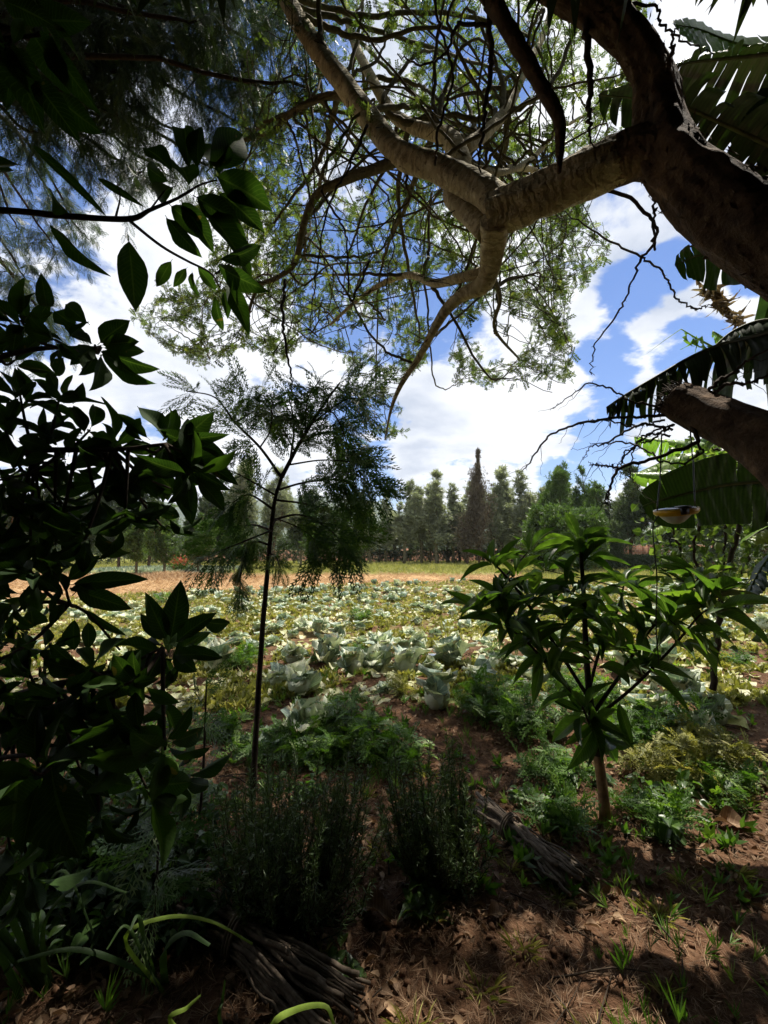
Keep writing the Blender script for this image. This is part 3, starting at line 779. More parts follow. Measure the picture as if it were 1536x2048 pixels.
# panel
g_ = gr(871, 1326); p0 = empty('solar_panel', g_, 'small pale blue panel tilted on the soil among the front cabbages', 'panel')
ca = math.cos(.35); sa = math.sin(.35); ROT = np.array([[1, 0, 0], [0, ca, -sa], [0, sa, ca]])
mb = MB(); mb.box(g_ + [0, 0, .10], (.085, .055, .005), ROT); mb.build('cell_face', plain('panel glass', (.30, .36, .48), .12, .6), p0, smooth=False)
mb = MB()
for s in (-1, 1):
    mb.box(g_ + ROT @ np.array([s * .09, 0, 0]) + [0, 0, .10], (.005, .065, .008), ROT); mb.box(g_ + ROT @ np.array([0, s * .06, 0]) + [0, 0, .10], (.0848, .005, .008), ROT)
mb.build('frame', plain('pale plastic', (.6, .62, .63), .4), p0, smooth=False)
mb = MB(); mb.box(g_ + [0, .02, .045], (.03, .008, .05)); mb.build('support', plain('grey plastic', (.2, .2, .2), .5), p0, smooth=False)

# ------------------------------------------------------------------ windbreak trees and other far trees
CARD = tpl_card(.42, .10)
SPR = [tpl_spray(8, .17, 20 + k, .8) for k in range(3)]
def far_tree(kind, seed, H):
    """meshes for a tree of height H standing at the origin"""
    g = np.random.default_rng(seed); tr = MB(); cr = MB()
    lean = g.normal() * .04 + .05
    zs = np.linspace(-.05, H * .93, 14); wob = np.cumsum(g.normal(size=(14, 2)) * .045 * H / 9, axis=0)
    TP = np.stack([wob[:, 0] + lean * zs + .02 * zs ** 2 / H, wob[:, 1], zs], -1)
    tr.tube(TP, np.linspace(.018 * H, .003 * H, 14), 7)
    def tp(z): return np.array([np.interp(z, zs, TP[:, i]) for i in range(3)])
    P = []; D = []; S = []
    leaders = [TP]
    if kind in ('slim', 'wide'):
        for q in range(3 if kind == 'slim' else 5):
            zb = H * g.uniform(.15, .45); zt = H * g.uniform(.50, .88); a = g.random() * 6.28; off = H * g.uniform(.05, .12) * (1 if kind == 'slim' else 2.0)
            b0 = np.array([np.interp(zb, zs, TP[:, i]) for i in range(3)]); e0 = np.array([b0[0] + math.cos(a) * off + .05 * (zt - zb), b0[1] + math.sin(a) * off, zt])
            LP = spline([b0, (b0 + e0) / 2 + np.array([math.cos(a), math.sin(a), 0]) * off * .3, e0], 12); leaders.append(LP); tr.tube(LP, np.linspace(.009 * H, .002 * H, 12), 5, cap=False)
    if kind == 'slim': z0, nb, spread, up, nleaf, ls = .20, 100, .105, 1.5, 32, .34
    elif kind == 'wide': z0, nb, spread, up, nleaf, ls = .16, 120, .16, .9, 42, .36
    elif kind == 'bush': z0, nb, spread, up, nleaf, ls = .06, 130, .46, .45, 42, .42
    elif kind == 'spire': z0, nb, spread, up, nleaf, ls = .10, 100, .13, 1.9, 44, .24
    for b in range(nb):
        u = (b + g.random()) / nb; z = H * (z0 + (.95 - z0) * u)
        if kind == 'slim': L = spread * H * (math.sin(math.pi * (.20 + .74 * u)) ** .8) * g.choice([.35, .6, .85, 1.3])
        elif kind == 'wide': L = spread * H * (math.sin(math.pi * (.18 + .76 * u)) ** .6) * g.uniform(.45, 1.1)
        elif kind == 'bush': L = spread * H * (math.sin(math.pi * (.22 + .70 * u)) ** .5) * g.uniform(.7, 1.05)
        else: L = spread * H * (1.05 - u) ** .75 * (.55 + .9 * math.sin(min(1, u + .25) * math.pi) ** .5) * g.choice([.35, .7, 1.0, 1.7]) + .08
        a = b * 2.4 + g.normal() * .4
        d = nrm(np.array([math.cos(a), math.sin(a), up * g.uniform(.6, 1.2)]) + np.array([.35, 0, 0]) * (kind in ('slim',)))
        s0 = tp(z)
        if len(leaders) > 1:
            LP = leaders[int(g.integers(len(leaders)))]; f = g.random() ** .8; z = LP[0, 2] * (1 - f) + LP[-1, 2] * f
            if LP is TP: z = H * (z0 + (.96 - z0) * f)
            s0 = np.array([np.interp(z, LP[:, 2], LP[:, i]) for i in range(3)]); L = spread * H * (1.08 - f) ** .55 * g.uniform(.4, 1.25)
        c1 = s0 + d * L * .55 + [0, 0, -.02 * L]; c2 = s0 + d * L + np.array([0.08 * L, 0, .10 * L])
        BP = spline([s0, c1, c2], 6); tr.tube(BP, np.linspace(.0042 * H, .0010 * H, 6) * (L / (spread * H) + .3), 4, cap=False)
        n = int(nleaf * (.4 + L / (spread * H)))
        uu = g.random(n) ** .7; c = np.array([BP[min(5, int(x * 5.99))] for x in uu])
        rad = {'bush': .07 * L + .12, 'spire': .16 * L + .04}.get(kind, .15 * L + .07 * (H / 8))
        off = g.normal(size=(n, 3)) * rad * np.array([.8, .8, .95])
        P.append(c + off); D.append(nrm(d + g.normal(size=(n, 3)) * .55 + [0, 0, .3 if kind != 'bush' else 0])); S.append(g.uniform(.6, 1.25, n) * ls * (H / 9) ** .3)
    P = np.vstack(P); D = np.vstack(D); S = np.concatenate(S)
    keep = P[:, 2] > H * (.10 if kind != 'bush' else .03); P = P[keep]; D = D[keep]; S = S[keep]
    cl = .5 * g.random(len(P)) + .5 * np.clip(vnoise(P[:, 0] * 1.6 + seed, P[:, 2] * 1.6), 0, 1)
    k = g.integers(0, 3, len(P))
    for q in range(3):
        m = k == q
        cr.inst(SPR[q], frames(D[m], nrm(g.normal(size=(m.sum(), 3))), S[m], S[m]), P[m], cl[m])
    return tr, cr
protos = {}
def get_proto(kind, v, H, mat, bark):
    key = (kind, v, H, mat)
    if key not in protos:
        tr, cr = far_tree(kind, v * 13 + int(H), H)
        protos[key] = (tr.mesh('trunk', M[bark]), cr.mesh('crown', M[mat]))
    return protos[key]
def far_inst(name, kind, v, H0, mat, bark, px, base_y, top_py, label, cat, group=None, wx=1.0):
    p = at(px, 1100, base_y); x, y = p[0], p[1]
    H = CAMZ + (1098 - top_py) / F * y * (1 / (math.cos(PITCH))) * 1.0
    a, b = get_proto(kind, v, H0, mat, bark); s = H / H0
    r = empty(name, (x, y, 0), label, cat, group); r.scale = (s * wx, s * wx, s); r.rotation_euler = (0, 0, rng.uniform(-.4, .4) + (math.pi if rng.random() < .0 else 0))
    for me, nm in ((a, 'trunk'), (b, 'crown')):
        o = bpy.data.objects.new(nm, me); COL.objects.link(o); o.parent = r
    return r
WB = 'trees of the windbreak row behind the field'
slim = [(716, 1012), (742, 1000), (770, 985), (806, 955), (842, 962), (876, 938), (905, 962), (930, 955), (985, 925), (1008, 940), (1042, 935), (1075, 968)]
names = ['first slim silvery tree of the windbreak, just right of the feathery sapling', 'second slim tree of the windbreak from the feathery sapling', 'third slim tree of the windbreak, standing before the taller wind-bent one',
 'tall wind-bent slim tree fourth from the feathery sapling', 'narrow dark-tipped tree between the two tall slim ones', 'tallest slim tree left of the brown spire', 'lower ragged tree two places left of the brown spire',
 'slim tree directly left of the brown spire', 'full silvery tree directly right of the brown spire', 'slim tree two places right of the brown spire', 'loose pale tree near the middle of the windbreak, left of the bright round bush', 'short slim tree behind the left side of the bright round bush']
for k, ((px, top), lab) in enumerate(zip(slim, names)):
    far_inst('windbreak_tree', 'slim', k % 4, 9, 'far1', 'twig_pale', px, 46 + (k * 7 % 5) * .8, top, lab, 'tree', WB, wx=1.25)
for k, px in enumerate([728, 757, 789, 822, 860, 892, 918, 1000, 1024, 1060, 1092, 1140, 1195, 1235]):
    far_inst('windbreak_tree', 'slim', (k + 2) % 4, 9, 'far1', 'twig_pale', px, 50 + (k * 5 % 4) * .7, [1022, 1012, 1000, 996, 985, 992, 985, 972, 972, 985, 975, 960, 970, 980][k], 'slim grey green tree of the back row, filling a gap between the taller windbreak trees', 'tree', WB, wx=1.2)
far_inst('windbreak_tree', 'wide', 1, 9, 'far2', 'twig_pale', 1128, 44, 912, 'big light green tree with three peaks behind the bright round bush', 'tree', WB, .85)
far_inst('windbreak_tree', 'wide', 2, 9, 'far2', 'twig_pale', 1172, 43, 928, 'light green tree joined to the right side of the three-peaked tree', 'tree', WB, .8)
far_inst('windbreak_tree', 'wide', 3, 9, 'far3', 'twig_pale', 1212, 42, 985, 'dark rounded tree between the light green trees and the forked tree', 'tree', WB, .9)
far_inst('forked_tree', 'wide', 4, 9, 'far3', 'bark_brown', 1262, 34, 925, 'dark spreading tree with a forked trunk in front of the brick wall', 'tree', None, 1.0)
far_inst('shade_tree', 'wide', 2, 9, 'far3', 'bark_brown', 1345, 36, 960, 'dark tree behind the banana leaves and the brick wall end', 'tree', None, 1.2)
far_inst('shade_tree', 'wide', 1, 9, 'far3', 'bark_brown', 1440, 32, 955, 'dark tree at the right behind the hanging creeper', 'tree', None, 1.2)
far_inst('shade_tree', 'wide', 4, 9, 'far3', 'bark_brown', 1530, 30, 960, 'dark tree at the right edge behind the banana plant', 'tree', None, 1.2)
far_inst('cypress_tree', 'spire', 0, 10, 'cyp', 'bark_brown', 958, 45, 888, 'pointed brown spire-shaped tree rising above the windbreak', 'tree', WB, .6)
far_inst('cypress_tree', 'spire', 1, 10, 'cyp', 'bark_brown', 935, 44.5, 985, 'smaller rusty brown spire leaning against the tall brown spire', 'tree', WB, 1.2)
far_inst('round_bush', 'bush', 0, 5, 'far2', 'bark_brown', 1098, 30, 1022, 'bright green round bushy tree in front of the windbreak', 'tree', None, .95)
far_inst('round_bush', 'bush', 1, 5, 'far2', 'bark_brown', 1165, 31, 1026, 'second bright green bush touching the round bushy tree on its right', 'tree', None, .8)
far_inst('round_bush', 'bush', 2, 5, 'far3', 'bark_brown', 1213, 33, 1050, 'dark green bush right of the two bright bushes', 'tree', None, .8)
LT = 'trees along the left side of the field'
for k, (px, by, top, kd, mt, wx, lab) in enumerate([
 (690, 50, 1010, 'slim', 'far1', 1.2, 'last slim tree seen behind the right drooping leaves of the feathery sapling'),
 (655, 42, 985, 'wide', 'far3', .8, 'dark tree behind the right side of the feathery sapling'),
 (600, 38, 960, 'wide', 'far3', .8, 'dark tree seen through the right middle of the feathery sapling'),
 (548, 36, 930, 'wide', 'far1', .8, 'grey green tree directly behind the feathery sapling trunk'),
 (492, 34, 898, 'wide', 'far1', .70, 'tallest grey green tree left of the feathery sapling trunk'),
 (440, 35, 950, 'wide', 'far3', .8, 'dark tree left of the tallest grey green one'),
 (398, 33, 962, 'wide', 'far3', .8, 'dark tree behind the tips of the broad dark leaves'),
 (300, 34, 955, 'wide', 'far3', .9, 'dark tree behind the green crop patch at the left'),
 (240, 32, 950, 'wide', 'far3', .9, 'dark tree behind the middle of the broad leaved branches'),
 (170, 32, 940, 'wide', 'far3', .9, 'dark tree two places from the left edge, behind the broad leaves'),
 (90, 30, 930, 'wide', 'far3', .9, 'dark tree next to the left edge tree, behind the broad leaves'),
 (20, 30, 940, 'wide', 'far3', .9, 'dark tree at the left edge behind the broad leaves')]):
    far_inst('field_tree', kd, k % 4 + 1, 9, mt, 'bark_brown', px, by, top, lab, 'tree', LT, wx)
for k, (px, by, top, wx, lab) in enumerate([
 (332, 25.5, 1000, .85, 'small bushy tree with pale trunk standing at the edge of the straw strip'),
 (272, 26.5, 1010, .9, 'small dark trunked tree left of the pale trunked one'),
 (395, 28, 1025, .85, 'small leafy tree right of the pale trunked one'),
 (470, 30, 1035, .8, 'low tree in the shade left of the feathery sapling trunk'),
 (625, 31, 1045, .9, 'low tree in the shade right of the feathery sapling trunk')]):
    far_inst('small_tree', 'wide', k % 3 + 1, 9, 'far2', 'twig_pale', px, by, top, lab, 'tree', 'small trees in front of the left trees', wx * 1.25)

# hedge under the windbreak
def leaf_mass(x0, x1, y0, y1, h, n, mat, name, label, cat, size=.16, seed=0):
    g = np.random.default_rng(seed); x = g.uniform(x0, x1, n); y = g.uniform(y0, y1, n)
    hh = h * (.75 + .45 * vnoise(x * .8 + seed, 1.0)); z = hh * g.random(n) ** .6
    P = np.stack([x, y + (g.random(n) - .5) * .3, z + .03], -1)
    c = ((x0 + x1) / 2, (y0 + y1) / 2, 0)
    r = empty(name, c, label, cat)
    mb = MB(); sz = g.uniform(.6, 1.2, n) * size
    mb.inst(SPR[0], frames(nrm(g.normal(size=(n, 3)) + [0, -.3, .6]), g.normal(size=(n, 3)), sz, sz), P, .5 * g.random(n) + .5 * vnoise(x * 1.2, z * 2))
    mb.build('foliage', M[mat], r)
    mb = MB()
    for k in range(int((x1 - x0) / 1.2)):
        xx = x0 + .6 + k * 1.2; yy = (y0 + y1) / 2
        mb.tube(spline([[xx, yy, -.05], [xx + g.normal() * .1, yy, h * .4], [xx + g.normal() * .2, yy, h * .85]], 6), np.linspace(.03, .01, 6), 5)
    mb.build('stem', M['twig'], r)
leaf_mass(-6.5, 17.5, 50.5, 52, 1.7, 9000, 'far3', 'hedge', 'long dark clipped hedge along the foot of the windbreak trees', 'hedge', .26, 1)
leaf_mass(-60, -6.8, 44, 46, 2.4, 11000, 'far3', 'hedge', 'tall dark hedge in deep shade behind the left trees', 'hedge', .36, 2)
leaf_mass(13.8, 20.0, 32, 33.6, 1.15, 5200, 'far3', 'hedge', 'low rounded dark shrub row in front of the brick wall', 'hedge', .18, 3)
leaf_mass(20.4, 40, 31, 34, 1.6, 6500, 'far3', 'hedge', 'dark thicket at the right edge behind the meadow', 'hedge', .24, 4)
leaf_mass(-70, 70, 74, 77, 4.2, 16000, 'far3', 'hedge', 'far dark tree belt beyond the soil bank', 'hedge', .7, 5)

# crop patch at the left
g = np.random.default_rng(5)
mb = MB(); n = 2600; q = np.column_stack([g.uniform(-19, -10.5, n), 28 + g.uniform(0, 7, n)])
q[:, 1] = np.round(q[:, 1] / .8) * .8 + g.normal(size=n) * .12
up_inst(mb, tpl_spray(9, .42, 4, .9), q, g.uniform(.18, .42, n), g.uniform(.2, .45, n), .35)
tag(mb.build('vegetable_patch', M['cab_leaf']), 'blue green leafy crop patch in front of the left trees', 'crop', kind='stuff')
c = at(360, 1132, 29); r = empty('flowering_bush', (c[0], c[1], 0), 'small bush with orange red flowers by the green crop patch', 'bush')
mb = MB(); n = 260; P = np.array([c[0], c[1], .35]) + g.normal(size=(n, 3)) * [.35, .3, .22]; mb.inst(SPR[1], frames(rvec(n, .4), rvec(n), .22, .22), P); mb.build('foliage', M['far2'], r)
mb = MB(); n = 90; P = np.array([c[0], c[1], .75]) + g.normal(size=(n, 3)) * [.35, .3, .2]; mb.inst(SPR[2], frames(rvec(n, .6), rvec(n), .16, .16), P); mb.build('blossom', plain('orange red petals', (.55, .09, .03), .6), r)

# brick wall at the right
def brick():
    N = NT('brick'); tc = N.n('ShaderNodeTexCoord')
    m = N.n('ShaderNodeMapping'); m.inputs['Rotation'].default_value = (R(90), 0, 0); N.l(tc.outputs['Object'], m.inputs[0])
    b = N.n('ShaderNodeTexBrick'); N.l(m.outputs[0], b.inputs['Vector'])
    b.inputs['Color1'].default_value = (.36, .17, .10, 1); b.inputs['Color2'].default_value = (.26, .12, .075, 1); b.inputs['Mortar'].default_value = (.36, .30, .24, 1)
    b.inputs['Scale'].default_value = 1; b.inputs['Brick Width'].default_value = .34; b.inputs['Row Height'].default_value = .17; b.inputs['Mortar Size'].default_value = .014
    n = N.noise(3, 6, .7, N.pos()); col = N.mix(.6, b.outputs[0], N.ramp(n, [(.3, (.6, .6, .6)), (.7, (1.25, 1.2, 1.15))]), 'MULTIPLY')
    return N.bsdf(col, .9, .2, bump=b.outputs['Fac'], bstr=-.4, bdist=.02)
c = at(1290, 1100, 38.5); r = empty('brick_wall', (c[0] + 1.5, 38.5, 0), 'unplastered reddish brick wall behind the low dark shrubs at the right', 'wall')
bm = brick()
mb = MB(); mb.box((c[0] + 1.5, 38.5, .95), (5.0, .12, .97)); w = mb.build('wall_panel', bm, r, smooth=False)
mb = MB(); mb.box((c[0] + 1.5, 38.5, 1.96), (5.03, .15, .038)); mb.build('coping', plain('coping mortar', (.35, .27, .2), .9), r, smooth=False)
for k in range(4):
    mb = MB(); mb.box((c[0] - 3.2 + k * 3.1, 38.33, .98), (.2, .05, .97)); mb.build('pier', bm, r, smooth=False)

# ------------------------------------------------------------------ grevillea sapling in the middle
FR_HI = [tpl_frond(10, 2, k, .35, .32, .032) for k in range(4)]
FR_MD = [tpl_frond(9, 2, 10 + k, .40, .30, .030) for k in range(3)]
def fronds_along(mb, pts, n, size, spread=1.0, tpls=FR_HI, droop=.5, g=None, t0=.15):
    g = g or rng; pts = np.asarray(pts); T = nrm(np.gradient(pts, axis=0)); k = (t0 + (1 - t0) * g.random(n)) * (len(pts) - 1)
    i = k.astype(int).clip(0, len(pts) - 2); f = (k - i)[:, None]
    P = pts[i] * (1 - f) + pts[i + 1] * f
    r_ = nrm(np.cross(T[i], nrm(g.normal(size=(n, 3)))))
    D = nrm(r_ * spread + T[i] * .7 + np.array([0, 0, -droop]) * g.random((n, 1)))
    S = g.uniform(.7, 1.2, n) * size
    for q in range(len(tpls)):
        m = g.integers(0, len(tpls), n) == q if q < len(tpls) - 1 else None
    kk = g.integers(0, len(tpls), n)
    for q in range(len(tpls)):
        m = kk == q
        if m.any(): mb.inst(tpls[q], frames(D[m], nrm(g.normal(size=(m.sum(), 3)) * .6 + [0, -.9, .6]), S[m], S[m]), P[m])
sap_base = gr(505, 1605)
SD = sap_base[1]
sr = empty('feathery_sapling', sap_base, 'slender young tree with dark feathery leaves standing in the middle left', 'tree')
tp, trd = trace([(505, 1612, SD, 14), (510, 1500, SD, 12), (516, 1400, SD, 11), (524, 1270, SD, 10), (536, 1130, SD, 9.5), (548, 1010, SD, 8), (563, 955, SD, 7)])
mb = MB(); mb.tube(tp, trd, 8, rough=.12)
for k in range(26):
    i = int(rng.integers(3, len(tp) - 1)); d = nrm(np.array([rng.normal(), rng.normal(), .5])); mb.tube([tp[i], tp[i] + d * .02, tp[i] + d * .035], [.003, .002, .001], 4)
mb.build('trunk', M['twig'], sr)
sbr = [  # branch rows (px,py,depth,thick), number of fronds, size
 ([(563, 955, SD, 9), (600, 885, SD - .05, 7), (640, 820, SD - .05, 6), (680, 765, SD, 3)], 40, .26, .45),
 ([(563, 955, SD, 7), (520, 895, SD, 6), (470, 845, SD + .05, 5), (430, 795, SD + .1, 3), (372, 782, SD + .1, 2)], 34, .25, .5),
 ([(580, 925, SD, 5), (588, 850, SD + .1, 4), (575, 780, SD + .1, 2)], 22, .24, .4),
 ([(600, 885, SD, 5), (650, 865, SD + .15, 4), (710, 870, SD + .2, 2)], 26, .25, .7),
 ([(556, 980, SD, 5), (610, 965, SD - .1, 4), (680, 960, SD - .1, 3), (730, 985, SD - .1, 2)], 34, .26, .9),
 ([(552, 1000, SD, 5), (620, 1010, SD + .15, 4), (690, 1040, SD + .2, 3), (715, 1070, SD + .2, 2)], 26, .25, 1.0),
 ([(548, 1020, SD, 5), (500, 990, SD - .1, 4), (465, 1005, SD - .1, 2)], 22, .23, .9),
 ([(545, 1040, SD, 5), (600, 1030, SD - .2, 4), (660, 1060, SD - .3, 3), (690, 1100, SD - .3, 2)], 26, .24, 1.2),
 ([(542, 1060, SD, 5), (500, 1050, SD + .2, 4), (440, 1070, SD + .3, 2)], 24, .24, 1.0),
 ([(540, 1090, SD, 5), (505, 1085, SD - .1, 4), (484, 1130, SD - .15, 3), (478, 1210, SD - .15, 2)], 34, .105, .2),
 ([(538, 1110, SD, 4), (550, 1110, SD - .1, 3), (560, 1135, SD - .15, 2)], 7, .12, 1.2),
 ([(640, 820, SD - .05, 4), (670, 830, SD - .2, 3), (700, 900, SD - .2, 2)], 22, .25, .9),
 ([(470, 845, SD + .05, 4), (520, 820, SD + .2, 3), (560, 840, SD + .25, 2)], 16, .22, .6),
]
sbr += [([(588, 900, SD, 4), (560, 850, SD + .1, 3), (520, 800, SD + .15, 2), (470, 790, SD + .2, 1)], 16, .22, .5),
 ([(610, 870, SD, 4), (615, 800, SD - .1, 3), (640, 760, SD - .1, 2)], 14, .2, .4),
 ([(520, 895, SD, 4), (540, 860, SD - .15, 3), (545, 800, SD - .2, 2)], 14, .22, .5),
 ([(620, 850, SD, 4), (690, 800, SD - .1, 3), (735, 800, SD - .1, 1)], 16, .22, .6),
 ([(575, 930, SD, 4), (650, 920, SD - .2, 3), (720, 930, SD - .25, 2), (745, 965, SD - .25, 1)], 22, .24, .8),
 ([(550, 990, SD, 4), (480, 950, SD - .2, 3), (430, 930, SD - .2, 1)], 14, .22, .7),
 ([(545, 1050, SD, 4), (560, 1040, SD - .3, 3), (620, 1070, SD - .35, 2), (640, 1110, SD - .35, 1)], 18, .22, 1.1),
 ([(545, 1060, SD, 4), (470, 1090, SD - .3, 3), (420, 1110, SD - .35, 1)], 14, .2, 1.0)]
for rows_, nf_, size, drp in sbr:
    P, r_ = trace(rows_); mb = MB(); mb.tube(P, r_, 6); b = mb.build('branch', M['twig'], sr)
    mb = MB(); g = np.random.default_rng(int(nf_ * 7 + size * 100)); fronds_along(mb, P, int(nf_ * (.90 if size > .235 else 1.1)), size * 1.12, 1.0, FR_HI, drp, g, .25 if nf_ > 10 else .0)
    if size < .2: fronds_along(mb, P, nf_ * 2, size, .8, FR_HI, 1.4, g, .2)
    mb.build('foliage', M['grev'], b)
# two small seedlings of the same kind at the left foreground
for k, (px, py, top, lab) in enumerate([(395, 1700, 1360, 'small feathery seedling with dead side twigs left of the sapling foot'), (300, 1960, 1640, 'small feathery seedling among the dark undergrowth at lower left')]):
    b0 = gr(px, py); P, r_ = trace([(px, py, b0[1], 7), (px + 12, (py + top) / 2, b0[1], 5), (px + 18, top, b0[1], 3)])
    P[0] = b0 - [0, 0, .02]
    r = empty('feathery_seedling', b0, lab, 'seedling', None)
    mb = MB(); mb.tube(P, r_, 6); mb.build('stem', M['twig'], r)
    mb = MB(); fronds_along(mb, P, 16, .24, 1.0, FR_HI, .9, np.random.default_rng(k), .25); mb.build('foliage', M['grev'], r)

# ------------------------------------------------------------------ silky tree, top left, overhead
g = np.random.default_rng(21)
T0 = np.array([-5.6, 3.6, 0]); tr_ = empty('silky_oak_tree', T0, 'tall dark feathery tree whose drooping foliage fills the upper left', 'tree')
P = spline([T0 - [0, 0, .1], T0 + [.1, 0, 3], T0 + [.5, .2, 6], T0 + [.9, .3, 9.5]], 24); mb = MB(); mb.tube(P, np.linspace(.22, .05, 24), 12, rough=.15); mb.build('trunk', M['bark_brown'], tr_)
targets = [(60, 120, 4.6), (150, 60, 4.2), (230, 150, 4.4), (300, 60, 4.6), (400, 100, 4.8), (330, 250, 5.2), (250, 330, 5.4), (470, 60, 5.0), (180, 230, 4.8), (60, 260, 4.6), (420, 220, 5.2), (520, -40, 4.2),
           (100, -150, 3.8), (260, -180, 3.8), (430, -200, 4.0), (20, 20, 4.0), (350, 10, 4.3), (200, -60, 4.1), (480, 170, 5.4), (110, 170, 4.9), (260, 90, 4.8), (560, 60, 5.6), (300, 330, 5.6), (380, 310, 5.5), (190, 130, 4.4), (440, -60, 4.4), (60, -60, 4.0)]
targets += [(int(g.uniform(-60, 560)), int(g.uniform(-160, 300)), g.uniform(3.8, 5.8)) for _ in range(22)]
targets2 = [(20, 430, 7.4), (90, 470, 7.6), (40, 540, 7.4), (120, 420, 7.8), (150, 440, 8.0), (30, 660, 7.6), (60, 600, 7.6), (90, 640, 8.0)]
for k, (px, py, d) in enumerate(targets + targets2):
    e = at(px, py, d); h = min(max(e[2] * .85, 2.0), 9); s = np.array([np.interp(h, P[:, 2], P[:, i]) for i in range(3)])
    mid = s * .45 + e * .55 + [0, 0, .55]; e2 = e + (e - s) * .12 + [0, 0, -.15]
    B = wiggle(spline([s, mid, e, e2], 16), .02, k); mb = MB(); mb.tube(B, np.linspace(.035, .006, 16), 6); br = mb.build('branch', M['twig'], tr_)
    mb = MB()
    for q in range(20):
        i = int(g.integers(6, 15)); dd = nrm(g.normal(size=3) + [0, 0, -.1]); L_ = g.uniform(.3, .8)
        TW = spline([B[i], B[i] + dd * L_ * .6, B[i] + dd * L_ + [0, 0, -.22]], 7); mb.tube(TW, np.linspace(.006, .002, 7), 4, cap=False)
        f = fronds_along(mb, TW, 17, .17, .9, FR_MD, 1.3, g, .1)
    mb.build('foliage', M['grev_big'], br)

# ------------------------------------------------------------------ the big acacia on the right
TB = np.array([2.75, 1.75, 0.0])
ar = empty('acacia_tree', TB, 'big old acacia with rough brown trunk, pale peeling limbs and fine thorny crown', 'tree')
tr_rows = [(1850, 680, 1.72, 230), (1700, 580, 1.82, 195), (1590, 508, 1.92, 162), (1505, 458, 2.0, 152), (1425, 396, 2.1, 146), (1355, 333, 2.2, 122), (1322, 250, 2.3, 98), (1308, 160, 2.35, 76), (1262, 80, 2.4, 74), (1190, 20, 2.5, 72), (1090, -45, 2.6, 66), (960, -120, 2.8, 52), (800, -210, 3.1, 40)]
P, rd = trace(tr_rows, 90)
P0 = spline([TB - [0, 0, .15], TB + [-.05, 0, .7], TB + [-.35, .0, 1.5], P[0]], 20); r0 = np.linspace(.30, rd[0], 20)
P = np.vstack([P0[:-1], P]); rd = np.concatenate([r0[:-1], rd])
mb = MB(); P = spline(P, 220); rd = spline(rd[:, None], 220)[:, 0]; mb.tube(P, rd, 56, rough=.17); trunk = mb.build('trunk', M['bark_brown'], ar)
# bark flakes on the trunk
mb = MB(); g = np.random.default_rng(4); n = 900
i = g.integers(40, 190, n); a = g.random(n) * 6.28; T = nrm(np.gradient(P, axis=0))[i]; u = nrm(np.cross(T, [0, 1, 0.1])); v = np.cross(T, u)
o_ = u * np.cos(a)[:, None] + v * np.sin(a)[:, None]; pos_ = P[i] + o_ * (rd[i] * 1.0)[:, None]
mb.inst(tpl_card(.7, .05), frames(nrm(T + g.normal(size=(n, 3)) * .5), nrm(o_ + g.normal(size=(n, 3)) * .35), g.uniform(.012, .04, n), g.uniform(.02, .06, n)), pos_)
mb.build('loose_bark', M['bark_brown'], trunk)

limbs = []   # (points, radii)
def limb(name, rows, mat='bark_pale', n=None, sides=24, rough=.09, parent=ar, keep=True):
    P, r_ = trace(rows, n); mb = MB(); mb.tube(P, r_, sides, rough=rough)
    if keep: limbs.append((P, r_))
    return mb.build(name, M[mat], parent)
limb('limb', [(1345, 300, 2.24, 120), (1270, 305, 2.32, 98), (1190, 338, 2.42, 94), (1100, 382, 2.55, 92), (1030, 412, 2.65, 86), (975, 432, 2.72, 74)], mat='bark_join', n=80, sides=40, rough=.12)
limb('limb', [(1010, 418, 2.68, 70), (950, 372, 2.78, 62), (870, 335, 2.9, 55), (800, 308, 3.0, 50), (745, 245, 3.15, 46), (685, 165, 3.3, 43), (625, 85, 3.5, 39), (575, 0, 3.7, 36), (540, -90, 3.95, 32), (520, -190, 4.2, 24)], n=60)
limb('limb', [(990, 440, 2.7, 66), (986, 490, 2.85, 54), (978, 540, 3.0, 42), (962, 572, 3.1, 38), (928, 588, 3.2, 28), (893, 620, 3.35, 22), (862, 670, 3.5, 17), (838, 715, 3.7, 13), (802, 770, 3.9, 10), (782, 820, 4.1, 6), (770, 880, 4.3, 3)], n=60)
limb('limb', [(975, 465, 2.78, 48), (935, 425, 2.9, 44), (905, 385, 3.05, 43), (925, 335, 3.2, 42), (905, 285, 3.35, 42), (880, 268, 3.5, 34), (830, 255, 3.65, 28), (785, 225, 3.85, 24), (740, 150, 4.2, 20), (700, 60, 4.6, 16), (680, -50, 5, 12)], n=60)
limb('limb', [(925, 300, 3.3, 30), (975, 262, 3.5, 26), (1015, 215, 3.8, 22), (1050, 140, 4.2, 17), (1090, 60, 4.7, 13), (1120, -60, 5.2, 9)], n=40)
limb('limb', [(965, 545, 3.05, 26), (918, 556, 3.2, 20), (868, 566, 3.5, 17), (818, 550, 3.8, 14), (768, 566, 4.1, 11), (715, 600, 4.5, 8), (660, 650, 4.9, 5)], n=36)
limb('limb', [(800, 318, 3.0, 26), (745, 340, 3.15, 22), (685, 362, 3.35, 19), (634, 390, 3.5, 17), (607, 450, 3.7, 14), (590, 525, 3.95, 12), (553, 556, 4.1, 10), (515, 576, 4.3, 8), (490, 650, 4.6, 5)], n=44, mat='twig_pale', sides=12)
limb('limb', [(725, 215, 3.2, 20), (675, 192, 3.4, 17), (625, 202, 3.6, 15), (575, 232, 3.9, 13), (535, 268, 4.2, 10), (440, 290, 4.6, 6)], n=30, mat='twig_pale', sides=12)
limb('limb', [(905, 380, 3.05, 16), (960, 360, 3.3, 15), (1030, 335, 3.8, 14), (1090, 350, 4.3, 10), (1170, 400, 4.9, 6)], n=26, mat='bark_pale', sides=12)
